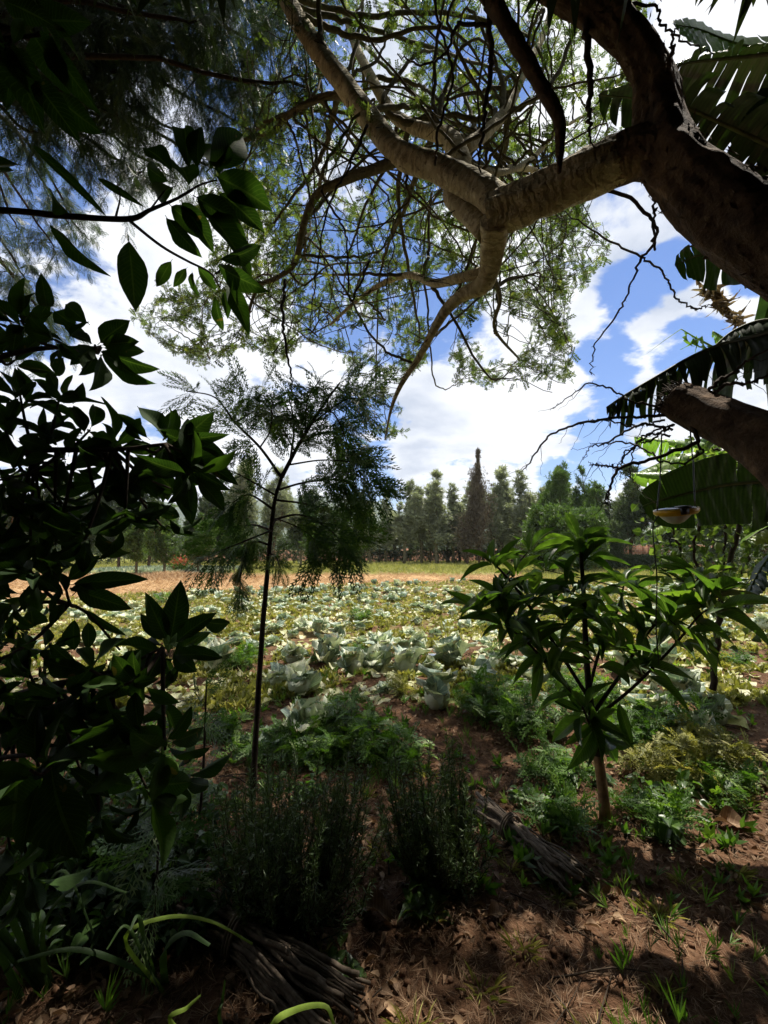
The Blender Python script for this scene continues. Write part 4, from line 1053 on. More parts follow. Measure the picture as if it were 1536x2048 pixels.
limb('limb', [(930, 330, 3.2, 16), (1000, 345, 3.5, 13), (1060, 320, 3.9, 11), (1120, 260, 4.5, 8), (1190, 220, 5.0, 5)], n=26, mat='bark_pale', sides=12)
limb('limb', [(985, 545, 3.0, 12), (1000, 600, 3.4, 9), (990, 660, 3.9, 7), (1040, 720, 4.6, 4)], n=20, mat='twig_pale', sides=8)
limb('limb', [(985, 0, 2.35, 38), (1035, 90, 2.3, 34), (1085, 175, 2.3, 30), (1118, 238, 2.3, 27), (1120, 300, 2.28, 18), (1118, 345, 2.27, 8)], n=30, mat='bark_brown', sides=14, rough=.12, keep=False)
limb('limb', [(985, 0, 2.35, 38), (930, -90, 2.5, 42), (900, -160, 2.9, 34)], n=14, mat='bark_brown', sides=14, rough=.12, keep=False)
for rows_ in ([(1172, 40, 2.5, 16), (1180, 160, 2.4, 13), (1176, 230, 2.35, 9), (1182, 295, 2.3, 3)],
              [(975, -20, 2.5, 15), (982, 120, 2.45, 12), (966, 240, 2.4, 9), (956, 345, 2.35, 3)],
              [(1322, 180, 2.3, 14), (1336, 130, 2.2, 11), (1350, 60, 2.1, 3)],
              [(975, 50, 2.5, 10), (915, 50, 2.5, 8), (895, 100, 2.55, 6), (850, 130, 2.6, 5), (790, 110, 2.7, 2)],
              [(1195, 20, 2.5, 9), (1300, 10, 2.3, 6), (1330, 60, 2.2, 5), (1420, 110, 2.0, 2)],
              [(1165, 380, 2.6, 9), (1240, 385, 2.65, 8), (1290, 425, 2.7, 8), (1312, 470, 2.75, 7), (1280, 512, 2.8, 5), (1200, 470, 3.0, 4), (1120, 420, 3.2, 2)],
              [(1285, 510, 2.8, 6), (1262, 570, 2.8, 4), (1236, 625, 2.8, 4), (1190, 690, 2.8, 3), (1181, 740, 2.8, 2), (1184, 750, 2.8, 1)],
              [(1280, 512, 2.8, 5), (1322, 540, 2.75, 4), (1348, 590, 2.7, 4), (1385, 618, 2.7, 4), (1420, 612, 2.7, 2)],
              [(740, 520, 3.3, 5), (700, 600, 3.2, 4), (690, 470, 3.3, 4), (640, 380, 3.4, 6)],
              [(735, 250, 3.0, 7), (700, 330, 3.0, 5), (655, 420, 3.0, 4), (630, 560, 3.0, 3), (618, 690, 3.05, 1)],
              [(570, 560, 3.3, 7), (566, 650, 3.0, 6), (580, 745, 2.95, 4), (584, 790, 2.95, 2)],
              [(1310, 500, 2.3, 5), (1300, 380, 2.5, 5), (1240, 350, 2.7, 4)],
              [(870, 330, 2.8, 6), (880, 250, 2.6, 6), (905, 150, 2.6, 6), (880, 60, 2.6, 6), (860, -60, 2.7, 8)]):
    P, r_ = trace(rows_, 40); P = wiggle(P, .006, len(limbs)); mb = MB(); mb.tube(P, r_, 6)
    T = nrm(np.gradient(P, axis=0))
    for q in range(2, 40, 2):
        d = nrm(np.cross(T[q], rng.normal(size=3))); mb.tube([P[q], P[q] + d * .016], [.0022, .0006], 4, cap=False)
    mb.build('hanging_twig', M['twig'], ar)

# branching grown towards points spread through the crown
cp = [(470, -350), (480, 60), (440, 300), (330, 520), (260, 640), (330, 710), (420, 740), (500, 690), (560, 740), (640, 700), (700, 760), (740, 880), (800, 885), (840, 800), (890, 830), (930, 770), (1000, 790), (1070, 760), (1150, 775), (1170, 690), (1120, 620), (1180, 560), (1230, 520), (1200, 430), (1330, 330), (1400, 200), (1370, -50), (1400, -350)]
def inpoly(x, y, poly):
    r = np.zeros(len(x), bool); n = len(poly)
    for i in range(n):
        x1, y1 = poly[i]; x2, y2 = poly[(i + 1) % n]
        c = ((y1 > y) != (y2 > y)) & (x < (x2 - x1) * (y - y1) / ((y2 - y1) or 1e-9) + x1)
        r ^= c
    return r
g = np.random.default_rng(11)
N_ = 60000; ax = g.uniform(250, 1420, N_); ay = g.uniform(-350, 890, N_); ad = g.uniform(2.9, 8.4, N_)
ok = inpoly(ax, ay, cp)
Aw = np.array([at(a, b, c) for a, b, c in zip(ax[ok], ay[ok], ad[ok])])
zok = (Aw[:, 2] > 2.9) & (Aw[:, 2] < 8.2) & (Aw[:, 1] > 2.7)
px_ = ax[ok]; 
pe, qe, _z = proj(Aw)
dens = (vnoise(Aw[:, 0] * 1.1 + 3, Aw[:, 1] * 1.1 + Aw[:, 2] * .9) > .36) & (vnoise(pe / 55., qe / 55.) > .26 + .14 * (qe > 620) + .20 * (pe > 1150) + .10 * (pe < 520))
fall = (px_ > 520) | (Aw[:, 1] > 4.2)
Aw = Aw[zok & dens & fall][:12000]
BG = MB(); gb = np.random.default_rng(77); base_l = list(limbs)
for k in range(270):
    P0_, r0_ = base_l[int(gb.integers(1, len(base_l)))]; i = int(gb.integers(len(P0_) // 4, len(P0_))); s = P0_[i]
    e = Aw[int(gb.integers(len(Aw)))]
    dd = np.linalg.norm(e - s)
    if dd < .7 or dd > 3.6: continue
    nn_ = int(dd / .07) + 4; mid = (s + e) / 2 + gb.normal(size=3) * .22 * dd + [0, 0, .12 * dd]
    C = spline([s, s * .7 + mid * .3 + gb.normal(size=3) * .05 * dd, mid, e], nn_); C = C + np.cumsum(gb.normal(size=C.shape) * .006, axis=0) + gb.normal(size=C.shape) * .004
    u_, v_, z_ = proj(C)
    if not inpoly(u_[nn_ // 4:], v_[nn_ // 4:], cp).all(): continue
    rr_ = np.linspace(min(r0_[i] * .55, .008 + .008 * dd), .0035, nn_); BG = MB(); BG.tube(C, rr_, 7, rough=.08); BG.build('branch', M['twig_pale'], ar); limbs.append((C, rr_))
nodes = []; par = []; isseed = []
for P, r_ in limbs:
    for k in range(0, len(P), 1): nodes.append(P[k]); par.append(-1); isseed.append(True)
def colonize(nodes, par, A, step=.085, kill=.15, infl=1.6, iters=170, seed=1, bend=.25):
    g = np.random.default_rng(seed)
    nodes = [np.array(n) for n in nodes]; NP = np.array(nodes); 
    best = np.full(len(A), 1e9); bi = np.zeros(len(A), int)
    for s in range(0, len(NP), 200):
        d = np.linalg.norm(A[:, None] - NP[None, s:s + 200], axis=2); m = d.min(1); a = d.argmin(1) + s
        u = m < best; best[u] = m[u]; bi[u] = a[u]
    alive = np.ones(len(A), bool)
    for it in range(iters):
        act = alive & (best < infl if it > 3 else best < 3.0)
        if not act.any():
            if alive.sum() < 50: break
            infl *= 1.3; continue
        ids = bi[act]; vec = nrm(A[act] - NP[ids])
        uq, inv = np.unique(ids, return_inverse=True)
        S = np.zeros((len(uq), 3)); np.add.at(S, inv, vec)
        prev = np.zeros((len(uq), 3))
        for q, u in enumerate(uq):
            if par[u] >= 0: prev[q] = nrm(NP[u] - NP[par[u]])
        D = nrm(nrm(S) + prev * .35 + g.normal(size=S.shape) * bend)
        new = NP[uq] + D * step
        base = len(NP); NP = np.vstack([NP, new]); par.extend(list(uq))
        d = np.linalg.norm(A[:, None] - new[None], axis=2); m = d.min(1); a = d.argmin(1) + base
        u = m < best; best[u] = m[u]; bi[u] = a[u]
        alive &= best > kill
        if len(NP) > 52000: break
    return NP, par
def grow(parent, NP, par, ns, mat, name, maxr, r0=.0017, pw=.42, thorn=True):
    n = len(NP); ch = [[] for _ in range(n)]
    for i in range(ns, n): ch[par[i]].append(i)
    tips = np.zeros(n, int)
    for i in range(n - 1, ns - 1, -1):
        if not ch[i]: tips[i] = 1
        tips[par[i]] += tips[i] if par[i] >= ns else 0
    rad = np.minimum(r0 * np.maximum(tips, 1) ** pw, maxr)
    mb = MB(); thin = MB()
    starts = [c for i in range(n) for k, c in enumerate(ch[i]) if i < ns or c != max(ch[i], key=lambda z: tips[z])]
    for s in starts:
        p = par[s]; chain = [p, s]; c = s
        while ch[c]: c = max(ch[c], key=lambda z: tips[z]); chain.append(c)
        P = NP[chain]; r_ = rad[chain].copy(); r_[0] = r_[1]
        m = thin if r_[1] < .004 else mb
        m.tube(P, r_, 4 if r_[1] < .004 else 6, cap=False)
    return mb, thin, tips, rad
NPn, par2 = colonize(nodes, list(par), Aw)
print('acacia nodes', len(NPn))
ns = len(nodes)
mbT, mbt, tips, rad = grow(ar, NPn, par2, ns, None, '', .022, r0=.0029, pw=.46)
br = mbT.build('branchlet', M['twig_pale'], ar) if mbT.n else None
if br: br['kind'] = 'stuff'
tw = mbt.build('twig', M['twig'], ar); tw['kind'] = 'stuff'
PIN = [tpl_pinnate(6, k, .34, .17) for k in range(3)]
def leafy(NP, tips, ns, per, size, g, far=None, tmax=5):
    idx = np.arange(ns, len(NP)); idx = idx[tips[idx] <= tmax]
    if far is not None: idx = idx[g.random(len(idx)) < far(NP[idx])]
    idx = np.repeat(idx, per); n = len(idx)
    P = NP[idx] + g.normal(size=(n, 3)) * .018
    D = nrm(g.normal(size=(n, 3)) + [0, 0, .15]); S = g.uniform(.6, 1.25, n) * size
    return P, D, S
g = np.random.default_rng(31)
P, D, S = leafy(NPn, tips, ns, 4, .080, g, lambda p: np.clip(.22 + (p[:, 1] - 3.6) * .42 + (p[:, 2] - 5.0) * .3, .22, 1.0) * (vnoise(p[:, 0] * 1.7, p[:, 2] * 1.7 + p[:, 1]) > .30), 6)
print('acacia leaves', len(P))
mb = MB(); kk = g.integers(0, 3, len(P))
for q in range(3):
    m = kk == q; mb.inst(PIN[q], frames(D[m], nrm(g.normal(size=(m.sum(), 3)) * .6 + [0, 0, 1]), S[m], S[m]), P[m])
mb.build('foliage', M['acacia_leaf'], ar)
# seed pods near the lower rim
for k in range(60):
    mb = MB()
    i = int(g.integers(ns, len(NPn))); 
    if tips[i] > 2 or NPn[i][1] < 3.5: continue
    p = NPn[i]; a = g.random() * 6.28; r_ = .035; t_ = np.linspace(0, 2.2, 6)
    mb.tube(p + np.stack([np.cos(a) * (1 - np.cos(t_)) * r_, np.sin(a) * (1 - np.cos(t_)) * r_, -np.sin(t_) * r_], -1), np.array([.002, .005, .006, .006, .005, .001]), 5); mb.build('seed_pod', M['twig'], ar)
# unseen foliage added overhead and behind the viewer to darken the foreground
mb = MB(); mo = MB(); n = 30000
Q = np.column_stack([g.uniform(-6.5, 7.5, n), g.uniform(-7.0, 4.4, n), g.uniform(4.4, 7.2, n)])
a = g.uniform(-.1, 1, 16000) * math.pi; rw = g.uniform(5.2, 6.6, 16000)      # added skirt of leaves blocking light from behind the viewer
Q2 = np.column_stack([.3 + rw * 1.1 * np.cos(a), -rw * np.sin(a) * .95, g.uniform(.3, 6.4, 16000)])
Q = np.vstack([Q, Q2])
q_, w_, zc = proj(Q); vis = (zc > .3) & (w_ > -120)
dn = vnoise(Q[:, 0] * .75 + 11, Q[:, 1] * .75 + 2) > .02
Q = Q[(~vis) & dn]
# openings cut in the added foliage to place sun patches on the ground
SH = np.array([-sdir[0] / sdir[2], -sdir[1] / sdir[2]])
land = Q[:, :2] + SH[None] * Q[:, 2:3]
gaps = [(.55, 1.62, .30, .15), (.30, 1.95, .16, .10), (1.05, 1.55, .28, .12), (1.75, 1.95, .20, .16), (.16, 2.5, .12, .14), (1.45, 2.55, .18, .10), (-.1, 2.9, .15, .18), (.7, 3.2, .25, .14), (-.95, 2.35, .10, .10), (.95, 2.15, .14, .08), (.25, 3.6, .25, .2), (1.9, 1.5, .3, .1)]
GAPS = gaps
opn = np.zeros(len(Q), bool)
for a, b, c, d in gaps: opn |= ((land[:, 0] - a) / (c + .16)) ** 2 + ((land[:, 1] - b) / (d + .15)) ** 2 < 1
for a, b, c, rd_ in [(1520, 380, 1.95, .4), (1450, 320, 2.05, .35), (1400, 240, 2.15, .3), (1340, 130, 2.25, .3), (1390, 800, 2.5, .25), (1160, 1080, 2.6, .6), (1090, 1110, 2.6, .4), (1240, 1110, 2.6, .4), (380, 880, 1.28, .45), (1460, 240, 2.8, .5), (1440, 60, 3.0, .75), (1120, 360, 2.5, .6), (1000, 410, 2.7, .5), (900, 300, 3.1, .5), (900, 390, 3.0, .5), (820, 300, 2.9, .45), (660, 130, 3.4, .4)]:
    o_ = at(a, b, c); r_ = Q - o_; al = r_ @ sdir; opn |= (np.linalg.norm(r_ - al[:, None] * sdir, axis=1) < rd_) & (al > 0)  # added foliage cleared along sun rays so chosen surfaces are lit
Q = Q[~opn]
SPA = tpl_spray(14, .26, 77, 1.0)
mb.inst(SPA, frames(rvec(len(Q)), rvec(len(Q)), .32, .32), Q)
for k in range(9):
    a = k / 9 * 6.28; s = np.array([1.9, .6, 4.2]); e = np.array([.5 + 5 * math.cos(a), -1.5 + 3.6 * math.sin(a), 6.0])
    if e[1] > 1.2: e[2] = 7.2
    m1 = MB(); m1.tube(wiggle(spline([s, (s + e) / 2 + [0, 0, .6], e], 14), .04, k), np.linspace(.07, .012, 14), 7); m1.build('limb', M['bark_brown'], ar)  # added limbs among the unseen shade foliage
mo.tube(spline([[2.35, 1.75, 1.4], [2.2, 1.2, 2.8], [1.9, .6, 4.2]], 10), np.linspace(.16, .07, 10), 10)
b_ = mo.build('limb', M['bark_brown'], ar); mb.build('foliage', M['added_shade_leaf'], b_)  # added limb and its light-blocking leaves, out of view

# pruned lower limb with sprouting thorny shoots
rows_ = [(1338, 792, 2.62, 46), (1352, 800, 2.6, 74), (1400, 826, 2.5, 82), (1460, 852, 2.35, 92), (1536, 892, 2.2, 112), (1640, 960, 2.0, 150)]
P, r_ = trace(rows_, 40); P = np.vstack([P, P[-1] + [.25, -.05, -.12], P[-1] + [.5, -.08, -.35]]); r_ = np.concatenate([r_, [.18, .2]])
mb = MB(); mb.tube(P, r_, 32, rough=.10); lg = mb.build('pruned_limb', M['bark_brown'], ar)
mb = MB(); g = np.random.default_rng(9)
for k in range(150):      # ragged fibres at the cut end
    i = int(g.integers(0, 9)); a = g.random() * 6.28; T = nrm(P[1] - P[0]); u = nrm(np.cross(T, [0, 1, 0])); v = np.cross(T, u)
    p = P[i] + (u * math.cos(a) + v * math.sin(a)) * r_[i] * .9; d = nrm(g.normal(size=3) - T * 1.2)
    mb.tube([p, p + d * .03, p + d * .05 + g.normal(size=3) * .02], [.004, .003, .001], 4, cap=False)
mb.build('frayed_bark', M['twig'], lg)
for rows_ in ([(1335, 830, 2.6, 7), (1240, 835, 2.7, 6), (1150, 850, 2.8, 5), (1090, 880, 2.85, 4), (1060, 925, 2.9, 3), (1040, 945, 2.9, 1)],
              [(1330, 820, 2.6, 6), (1260, 800, 2.6, 4), (1215, 775, 2.65, 4), (1170, 770, 2.7, 3), (1130, 800, 2.7, 2), (1100, 820, 2.7, 1)],
              [(1345, 860, 2.6, 6), (1280, 850, 2.6, 5), (1215, 885, 2.6, 4), (1180, 895, 2.6, 2), (1168, 920, 2.6, 1)],
              [(1375, 845, 2.5, 8), (1395, 880, 2.4, 9), (1340, 905, 2.4, 8), (1285, 925, 2.45, 7), (1240, 936, 2.5, 7), (1222, 970, 2.5, 5), (1218, 1000, 2.5, 3), (1222, 1020, 2.5, 1)],
              [(1395, 880, 2.4, 5), (1402, 905, 2.4, 5), (1370, 925, 2.4, 4), (1330, 925, 2.4, 4), (1300, 905, 2.45, 4), (1260, 888, 2.5, 4), (1215, 886, 2.55, 3), (1180, 890, 2.6, 1)],
              [(1340, 870, 2.6, 5), (1290, 870, 2.6, 4), (1245, 920, 2.6, 3), (1232, 940, 2.6, 1)],
              [(1345, 850, 2.6, 5), (1300, 880, 2.65, 4), (1250, 905, 2.7, 3), (1240, 960, 2.7, 1)],
              [(1350, 850, 2.6, 5), (1310, 860, 2.65, 4), (1270, 895, 2.7, 3), (1262, 950, 2.7, 2), (1280, 980, 2.7, 1)],
              [(1330, 840, 2.6, 5), (1265, 850, 2.7, 4), (1200, 840, 2.75, 3), (1150, 850, 2.8, 1)],
              [(1235, 936, 2.5, 5), (1195, 930, 2.5, 3), (1180, 928, 2.5, 1)],
              [(1222, 970, 2.5, 4), (1210, 1000, 2.5, 2), (1214, 1010, 2.5, 1)],
              [(1390, 820, 2.5, 9), (1420, 780, 2.45, 8), (1470, 740, 2.4, 6), (1530, 700, 2.3, 4)],
              [(1420, 800, 2.45, 9), (1450, 770, 2.4, 7), (1500, 765, 2.3, 6), (1550, 740, 2.3, 4)]):
    Q, r2 = trace(rows_, 40); Q = wiggle(Q, .005); mb = MB(); mb.tube(Q, r2, 5); T = nrm(np.gradient(Q, axis=0))
    for q in range(1, 40, 2):
        d = nrm(np.cross(T[q], rng.normal(size=3))); mb.tube([Q[q], Q[q] + d * .02], [.0022, .0005], 4, cap=False)
        if q % 8 == 1 and 4 < q < 36:
            e = Q[q] + nrm(d + T[q] + [0, 0, -.5]) * rng.uniform(.08, .22); mb.tube(wiggle(spline([Q[q], (Q[q] + e) / 2 + [0, 0, -.01], e], 8), .004), np.linspace(.002, .0008, 8), 4, cap=False)
    mb.build('thorny_shoot', M['twig'], lg)

# ------------------------------------------------------------------ lamp hanging from the pruned limb
LD = 2.42; lc = at(1352, 1020, LD)
lr = empty('hanging_lamp', lc, 'yellow rimmed round solar lamp with white dome hanging on two black wires', 'lamp')
sc = LD / F; tx = R(7); AX = np.array([[math.cos(tx), 0, -math.sin(tx)], [0, 1, 0], [math.sin(tx), 0, math.cos(tx)]]) @ np.array([[1, 0, 0], [0, math.cos(.10), -math.sin(.10)], [0, math.sin(.10), math.cos(.10)]])
rr = 40 * sc
mb = MB(); mb.lathe([(0, rr * .16), (rr * .5, rr * .16), (rr * .84, rr * .12), (rr * .93, rr * .06), (rr * .90, 0.05 * rr)], lc, 40, AX); mb.build('solar_cell', plain('lamp black glass', (.02, .022, .03), .12, .6), lr)
mb = MB(); mb.lathe([(rr * .90, rr * .05), (rr * .97, rr * .08), (rr * 1.0, rr * .02), (rr * .99, -rr * .12), (rr * .90, -rr * .22), (rr * .72, -rr * .26), (rr * .60, -rr * .25)], lc, 40, AX); mb.build('housing', plain('lamp yellow plastic', (.72, .42, .02), .3, .5, amt=.12), lr)
mb = MB(); mb.lathe([(rr * .70, -rr * .255), (rr * .55, -rr * .42), (rr * .36, -rr * .60), (rr * .18, -rr * .68), (0, -rr * .70)], lc + AX @ np.array([-.06 * rr, 0, 0]), 36, AX); mb.build('diffuser', plain('lamp white diffuser', (.72, .70, .66), .45, .5, amt=.08), lr)
mb = MB(); mb.box(lc + AX @ np.array([-.22 * rr, -.97 * rr, -.03 * rr]), (.17 * rr, .07 * rr, .15 * rr), AX); mb.box(lc + AX @ np.array([-.05 * rr, -.60 * rr, .17 * rr]), (.20 * rr, .34 * rr, .045 * rr), AX); mb.build('clip', plain('lamp black plastic', (.018, .018, .02), .4), lr)
for a, b in (((-.96, 0, .02), (1324, 868, 2.44)), ((.97, 0, .03), (1380, 850, 2.5))):
    p = lc + AX @ (np.array(a) * rr); e = at(*b); mb = MB(); mb.tube(wiggle(spline([p, (p + e) / 2 + [.004, 0, 0], e], 12), .0012), .0036, 6); mb.build('wire', plain('black wire', (.012, .012, .012), .45), lr)
mb = MB(); Q, r2 = trace([(1318, 1030, 2.42, 2.5), (1306, 1052, 2.42, 2.5), (1309, 1100, 2.42, 2.5), (1314, 1160, 2.45, 2.5), (1312, 1250, 2.45, 2.5), (1318, 1330, 2.45, 2.2)], 30); mb.tube(Q, r2, 5); mb.build('trailing_cable', plain('black cable', (.015, .015, .015), .5), lr)

# ------------------------------------------------------------------ banana plants
def banana_leaf(parent, rib, width, mat='banana', seed=0, side=None, fall=(.5, 1.6), tatter=.7, gap=.05, n=64, drybits=0.0, asym=(1, 1), gaps_len=(2, 6), pw=1.2, lnr=(.82, 1.06)):
    g = np.random.default_rng(seed)
    P = spline(rib, n); T = nrm(np.gradient(P, axis=0))
    sd = np.array(side if side is not None else [0, 1.0, 0]); S = nrm(sd - T * (T @ sd)[:, None]); Nn = nrm(np.cross(S, T))
    Nn = np.where(Nn[:, 2:3] < 0, -Nn, Nn)
    u = np.linspace(0, 1, n); w = width * np.sin(np.pi * np.clip(u * .93 + .07, 0, 1) ** .75) ** .45; w[-1] = .02 * width
    mb = MB(); down = np.array([0, 0, -1.0])
    for si, sgn in enumerate((1, -1)):
        i = 1
        while i < n - 1:
            k = int(g.integers(gaps_len[0], gaps_len[1] + 1)) if g.random() < tatter else int(g.integers(8, 16))
            j = min(n - 1, i + k); f = g.uniform(*fall); ln = g.uniform(*lnr) * asym[si]; m = 8
            cols = np.arange(i, j + 1); nr = len(cols); V = np.zeros((nr, m, 3)); L = np.zeros((nr, m, 3)); var = g.random()
            tw = g.normal() * .15
            for a, c in enumerate(cols):
                mid = (i + j) / 2.0; pos = P[c].copy(); V[a, 0] = pos; L[a, 0] = (0, u[c], var)
                for b in range(1, m):
                    v = b / (m - 1); ang = .12 + f * v ** pw
                    S_ = S[c] * sgn
                    d = S_ * math.cos(ang) + (down if True else -Nn[c]) * math.sin(ang)
                    pos = pos + d * w[c] * ln / (m - 1)
                    sh = (P[int(mid)] - P[c]) * gap * v + T[c] * (.10 * v * w[c] + tw * v * v * w[c] * .5)
                    V[a, b] = pos + sh + Nn[c] * .006 * math.sin(c * 2.1 + b); L[a, b] = (v * sgn, u[c], var)
            q = [(a * m + b, a * m + b + 1, (a + 1) * m + b + 1, (a + 1) * m + b) for a in range(nr - 1) for b in range(m - 1)]
            mb.raw(V.reshape(-1, 3), q, None, L.reshape(-1, 3)); i = j
    lf = mb.build('leaf', M[mat], parent)
    mr = MB(); mr.tube(P, np.linspace(.019, .004, n) * (width / .3) ** .3, 7); mr.build('midrib', M['banana_rib'], lf)
    return lf
def A(*rows): return [at(*r) for r in rows]
bp = empty('banana_plant', (3.3, 3.6, 0), 'nearest banana plant, its big dark torn leaves hanging in at the upper right', 'banana plant')
mb = MB(); S0 = np.array([3.3, 3.6, 0]); P = spline([S0 - [0, 0, .1], S0 + [0, 0, 1.5], S0 + [-.08, -.05, 3.3]], 16); mb.tube(P, np.linspace(.15, .09, 16), 16, rough=.05); mb.build('pseudostem', M['banana_rib'], bp)
top = P[-1]
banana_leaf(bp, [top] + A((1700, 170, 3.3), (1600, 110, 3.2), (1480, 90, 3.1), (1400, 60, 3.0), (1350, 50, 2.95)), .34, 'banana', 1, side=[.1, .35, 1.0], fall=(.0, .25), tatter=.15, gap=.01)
banana_leaf(bp, [top] + A((1650, 90, 2.9), (1536, 108, 2.8), (1440, 118, 2.75), (1368, 128, 2.7), (1330, 150, 2.7)), .42, 'banana_shaded', 2, side=[.1, 1, -.25], fall=(.5, 1.2), tatter=.95, gap=.28, asym=(1, .35), gaps_len=(2, 5))
banana_leaf(bp, [top] + A((1640, 340, 2.9), (1536, 290, 2.8), (1450, 250, 2.75), (1370, 215, 2.7), (1300, 200, 2.75), (1195, 190, 2.9)), .30, 'banana_shaded', 3, side=[-.1, .8, -.5], fall=(.3, 1.2), tatter=.95, gap=.28, gaps_len=(2, 5))
banana_leaf(bp, [top] + A((1700, 480, 3.4), (1620, 400, 3.2), (1560, 330, 3.0), (1510, 240, 2.9), (1440, 230, 2.9)), .36, 'banana_shaded', 4, side=[.3, .4, -1.0], fall=(.2, .9), tatter=.95, gap=.28, gaps_len=(2, 5))
banana_leaf(bp, [top] + A((1660, 560, 3.2), (1560, 470, 3.1), (1480, 500, 3.0), (1400, 510, 2.95), (1350, 530, 2.95)), .24, 'banana_shaded', 14, side=[-.1, .3, -1.0], fall=(.2, .7), tatter=.8, gap=.10)
banana_leaf(bp, [top] + A((1700, 660, 2.9), (1600, 650, 2.8), (1510, 672, 2.75), (1440, 690, 2.7), (1380, 715, 2.7), (1310, 755, 2.7), (1250, 790, 2.7), (1213, 815, 2.7)), .40, 'banana_shaded', 5, side=[0, 1, 0], fall=(1.35, 1.6), tatter=1.0, gap=.34, n=90, asym=(1, .8), gaps_len=(1, 4), pw=.3, lnr=(.45, 1.1))
banana_leaf(bp, [top] + A((1700, 700, 3.3), (1620, 655, 3.2), (1536, 640, 3.1), (1470, 660, 3.1), (1420, 700, 3.1)), .5, 'banana_shaded', 6, side=[0, 1, 0], fall=(1.3, 1.6), tatter=1.0, gap=.3, gaps_len=(1, 5), pw=.3, lnr=(.6, 1.1))
banana_leaf(bp, [top - [0, 0, 1.0]] + A((1750, 960, 3.0), (1640, 955, 3.0), (1536, 962, 3.0), (1450, 970, 3.0), (1380, 985, 3.0), (1320, 1000, 3.05), (1285, 1012, 3.1)), .28, 'banana_shaded', 7, side=[0, -.15, 1], fall=(.0, .3), tatter=.2, gap=.01)
b2 = empty('banana_plant', (5.3, 5.2, 0), 'second banana plant with pale sunlit torn leaves behind the hanging lamp', 'banana plant')
mb = MB(); S1 = np.array([5.3, 5.2, 0]); P = spline([S1 - [0, 0, .1], S1 + [0, 0, 1.2], S1 + [-.05, 0, 2.3]], 14); mb.tube(P, np.linspace(.13, .08, 14), 14, rough=.05); mb.build('pseudostem', M['banana_rib'], b2)
t1 = P[-1]
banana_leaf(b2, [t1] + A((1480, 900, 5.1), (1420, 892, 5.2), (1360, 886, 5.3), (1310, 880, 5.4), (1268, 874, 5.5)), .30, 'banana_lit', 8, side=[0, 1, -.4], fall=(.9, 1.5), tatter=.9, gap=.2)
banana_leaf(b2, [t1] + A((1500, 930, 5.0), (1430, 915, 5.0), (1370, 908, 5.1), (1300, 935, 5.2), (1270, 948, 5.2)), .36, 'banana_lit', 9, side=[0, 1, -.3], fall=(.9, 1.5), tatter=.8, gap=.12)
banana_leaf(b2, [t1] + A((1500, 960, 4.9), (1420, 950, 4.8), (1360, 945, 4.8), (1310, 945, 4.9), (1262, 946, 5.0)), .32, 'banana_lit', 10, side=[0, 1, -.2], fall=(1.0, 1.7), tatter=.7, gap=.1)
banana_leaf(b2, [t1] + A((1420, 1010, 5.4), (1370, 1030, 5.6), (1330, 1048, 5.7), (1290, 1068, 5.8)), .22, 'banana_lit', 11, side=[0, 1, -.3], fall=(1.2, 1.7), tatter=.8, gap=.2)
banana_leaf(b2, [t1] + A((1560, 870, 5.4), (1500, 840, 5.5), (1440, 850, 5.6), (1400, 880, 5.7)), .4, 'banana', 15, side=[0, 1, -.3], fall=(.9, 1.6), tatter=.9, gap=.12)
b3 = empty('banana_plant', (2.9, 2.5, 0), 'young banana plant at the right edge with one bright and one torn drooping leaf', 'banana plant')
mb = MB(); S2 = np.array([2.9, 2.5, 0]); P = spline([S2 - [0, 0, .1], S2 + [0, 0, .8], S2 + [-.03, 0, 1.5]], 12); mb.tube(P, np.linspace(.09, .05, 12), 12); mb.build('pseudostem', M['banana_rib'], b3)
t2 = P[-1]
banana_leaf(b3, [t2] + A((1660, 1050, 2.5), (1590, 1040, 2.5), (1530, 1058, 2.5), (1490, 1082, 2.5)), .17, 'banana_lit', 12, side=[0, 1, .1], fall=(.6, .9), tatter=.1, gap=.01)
banana_leaf(b3, [t2] + A((1640, 1080, 2.7), (1580, 1085, 2.8), (1535, 1120, 2.8), (1505, 1170, 2.8), (1490, 1215, 2.8)), .15, 'banana_shaded', 13, side=[.3, 1, .1], fall=(.4, 1.2), tatter=.9, gap=.2)
# dry stalks of a far banana plant
b4 = empty('banana_plant', (at(1560, 800, 5.6)[0], 5.6, 0), 'withered banana stalk with curled brown leaf remains against the sky at the right', 'banana plant')
mb = MB(); S3 = np.array([at(1560, 800, 5.6)[0], 5.6, 0]); e_ = at(1530, 690, 5.6); P = spline([S3 - [0, 0, .1], S3 + [0, 0, 2], e_], 14); mb.tube(P, np.linspace(.12, .04, 14), 12); mb.build('pseudostem', M['banana_rib'], b4)
Q = spline([e_] + A((1490, 650, 5.6), (1450, 610, 5.6), (1425, 580, 5.6), (1405, 570, 5.6)), 30); mb = MB(); mb.tube(Q, np.linspace(.02, .005, 30), 6); st = mb.build('stalk', M['banana_dry'], b4)
mb = MB(); n = 110; i = g.integers(0, 29, n); mb.inst(tpl_leaf(6, 3, .5, 1, .4, .8, .2), frames(nrm(g.normal(size=(n, 3)) * .6 + [0, 0, -.7]), rvec(n), g.uniform(.02, .05, n), g.uniform(.08, .24, n)), Q[i]); mb.build('dry_blade', M['banana_dry'], st)
Q = spline([e_] + A((1450, 700, 5.4), (1400, 680, 5.4), (1362, 658, 5.4)), 20); mb = MB(); mb.tube(Q, np.linspace(.02, .006, 20), 6); mb.tube(A((1362, 658, 5.4), (1330, 680, 5.4), (1290, 710, 5.4)), [.005, .003, .001], 5)
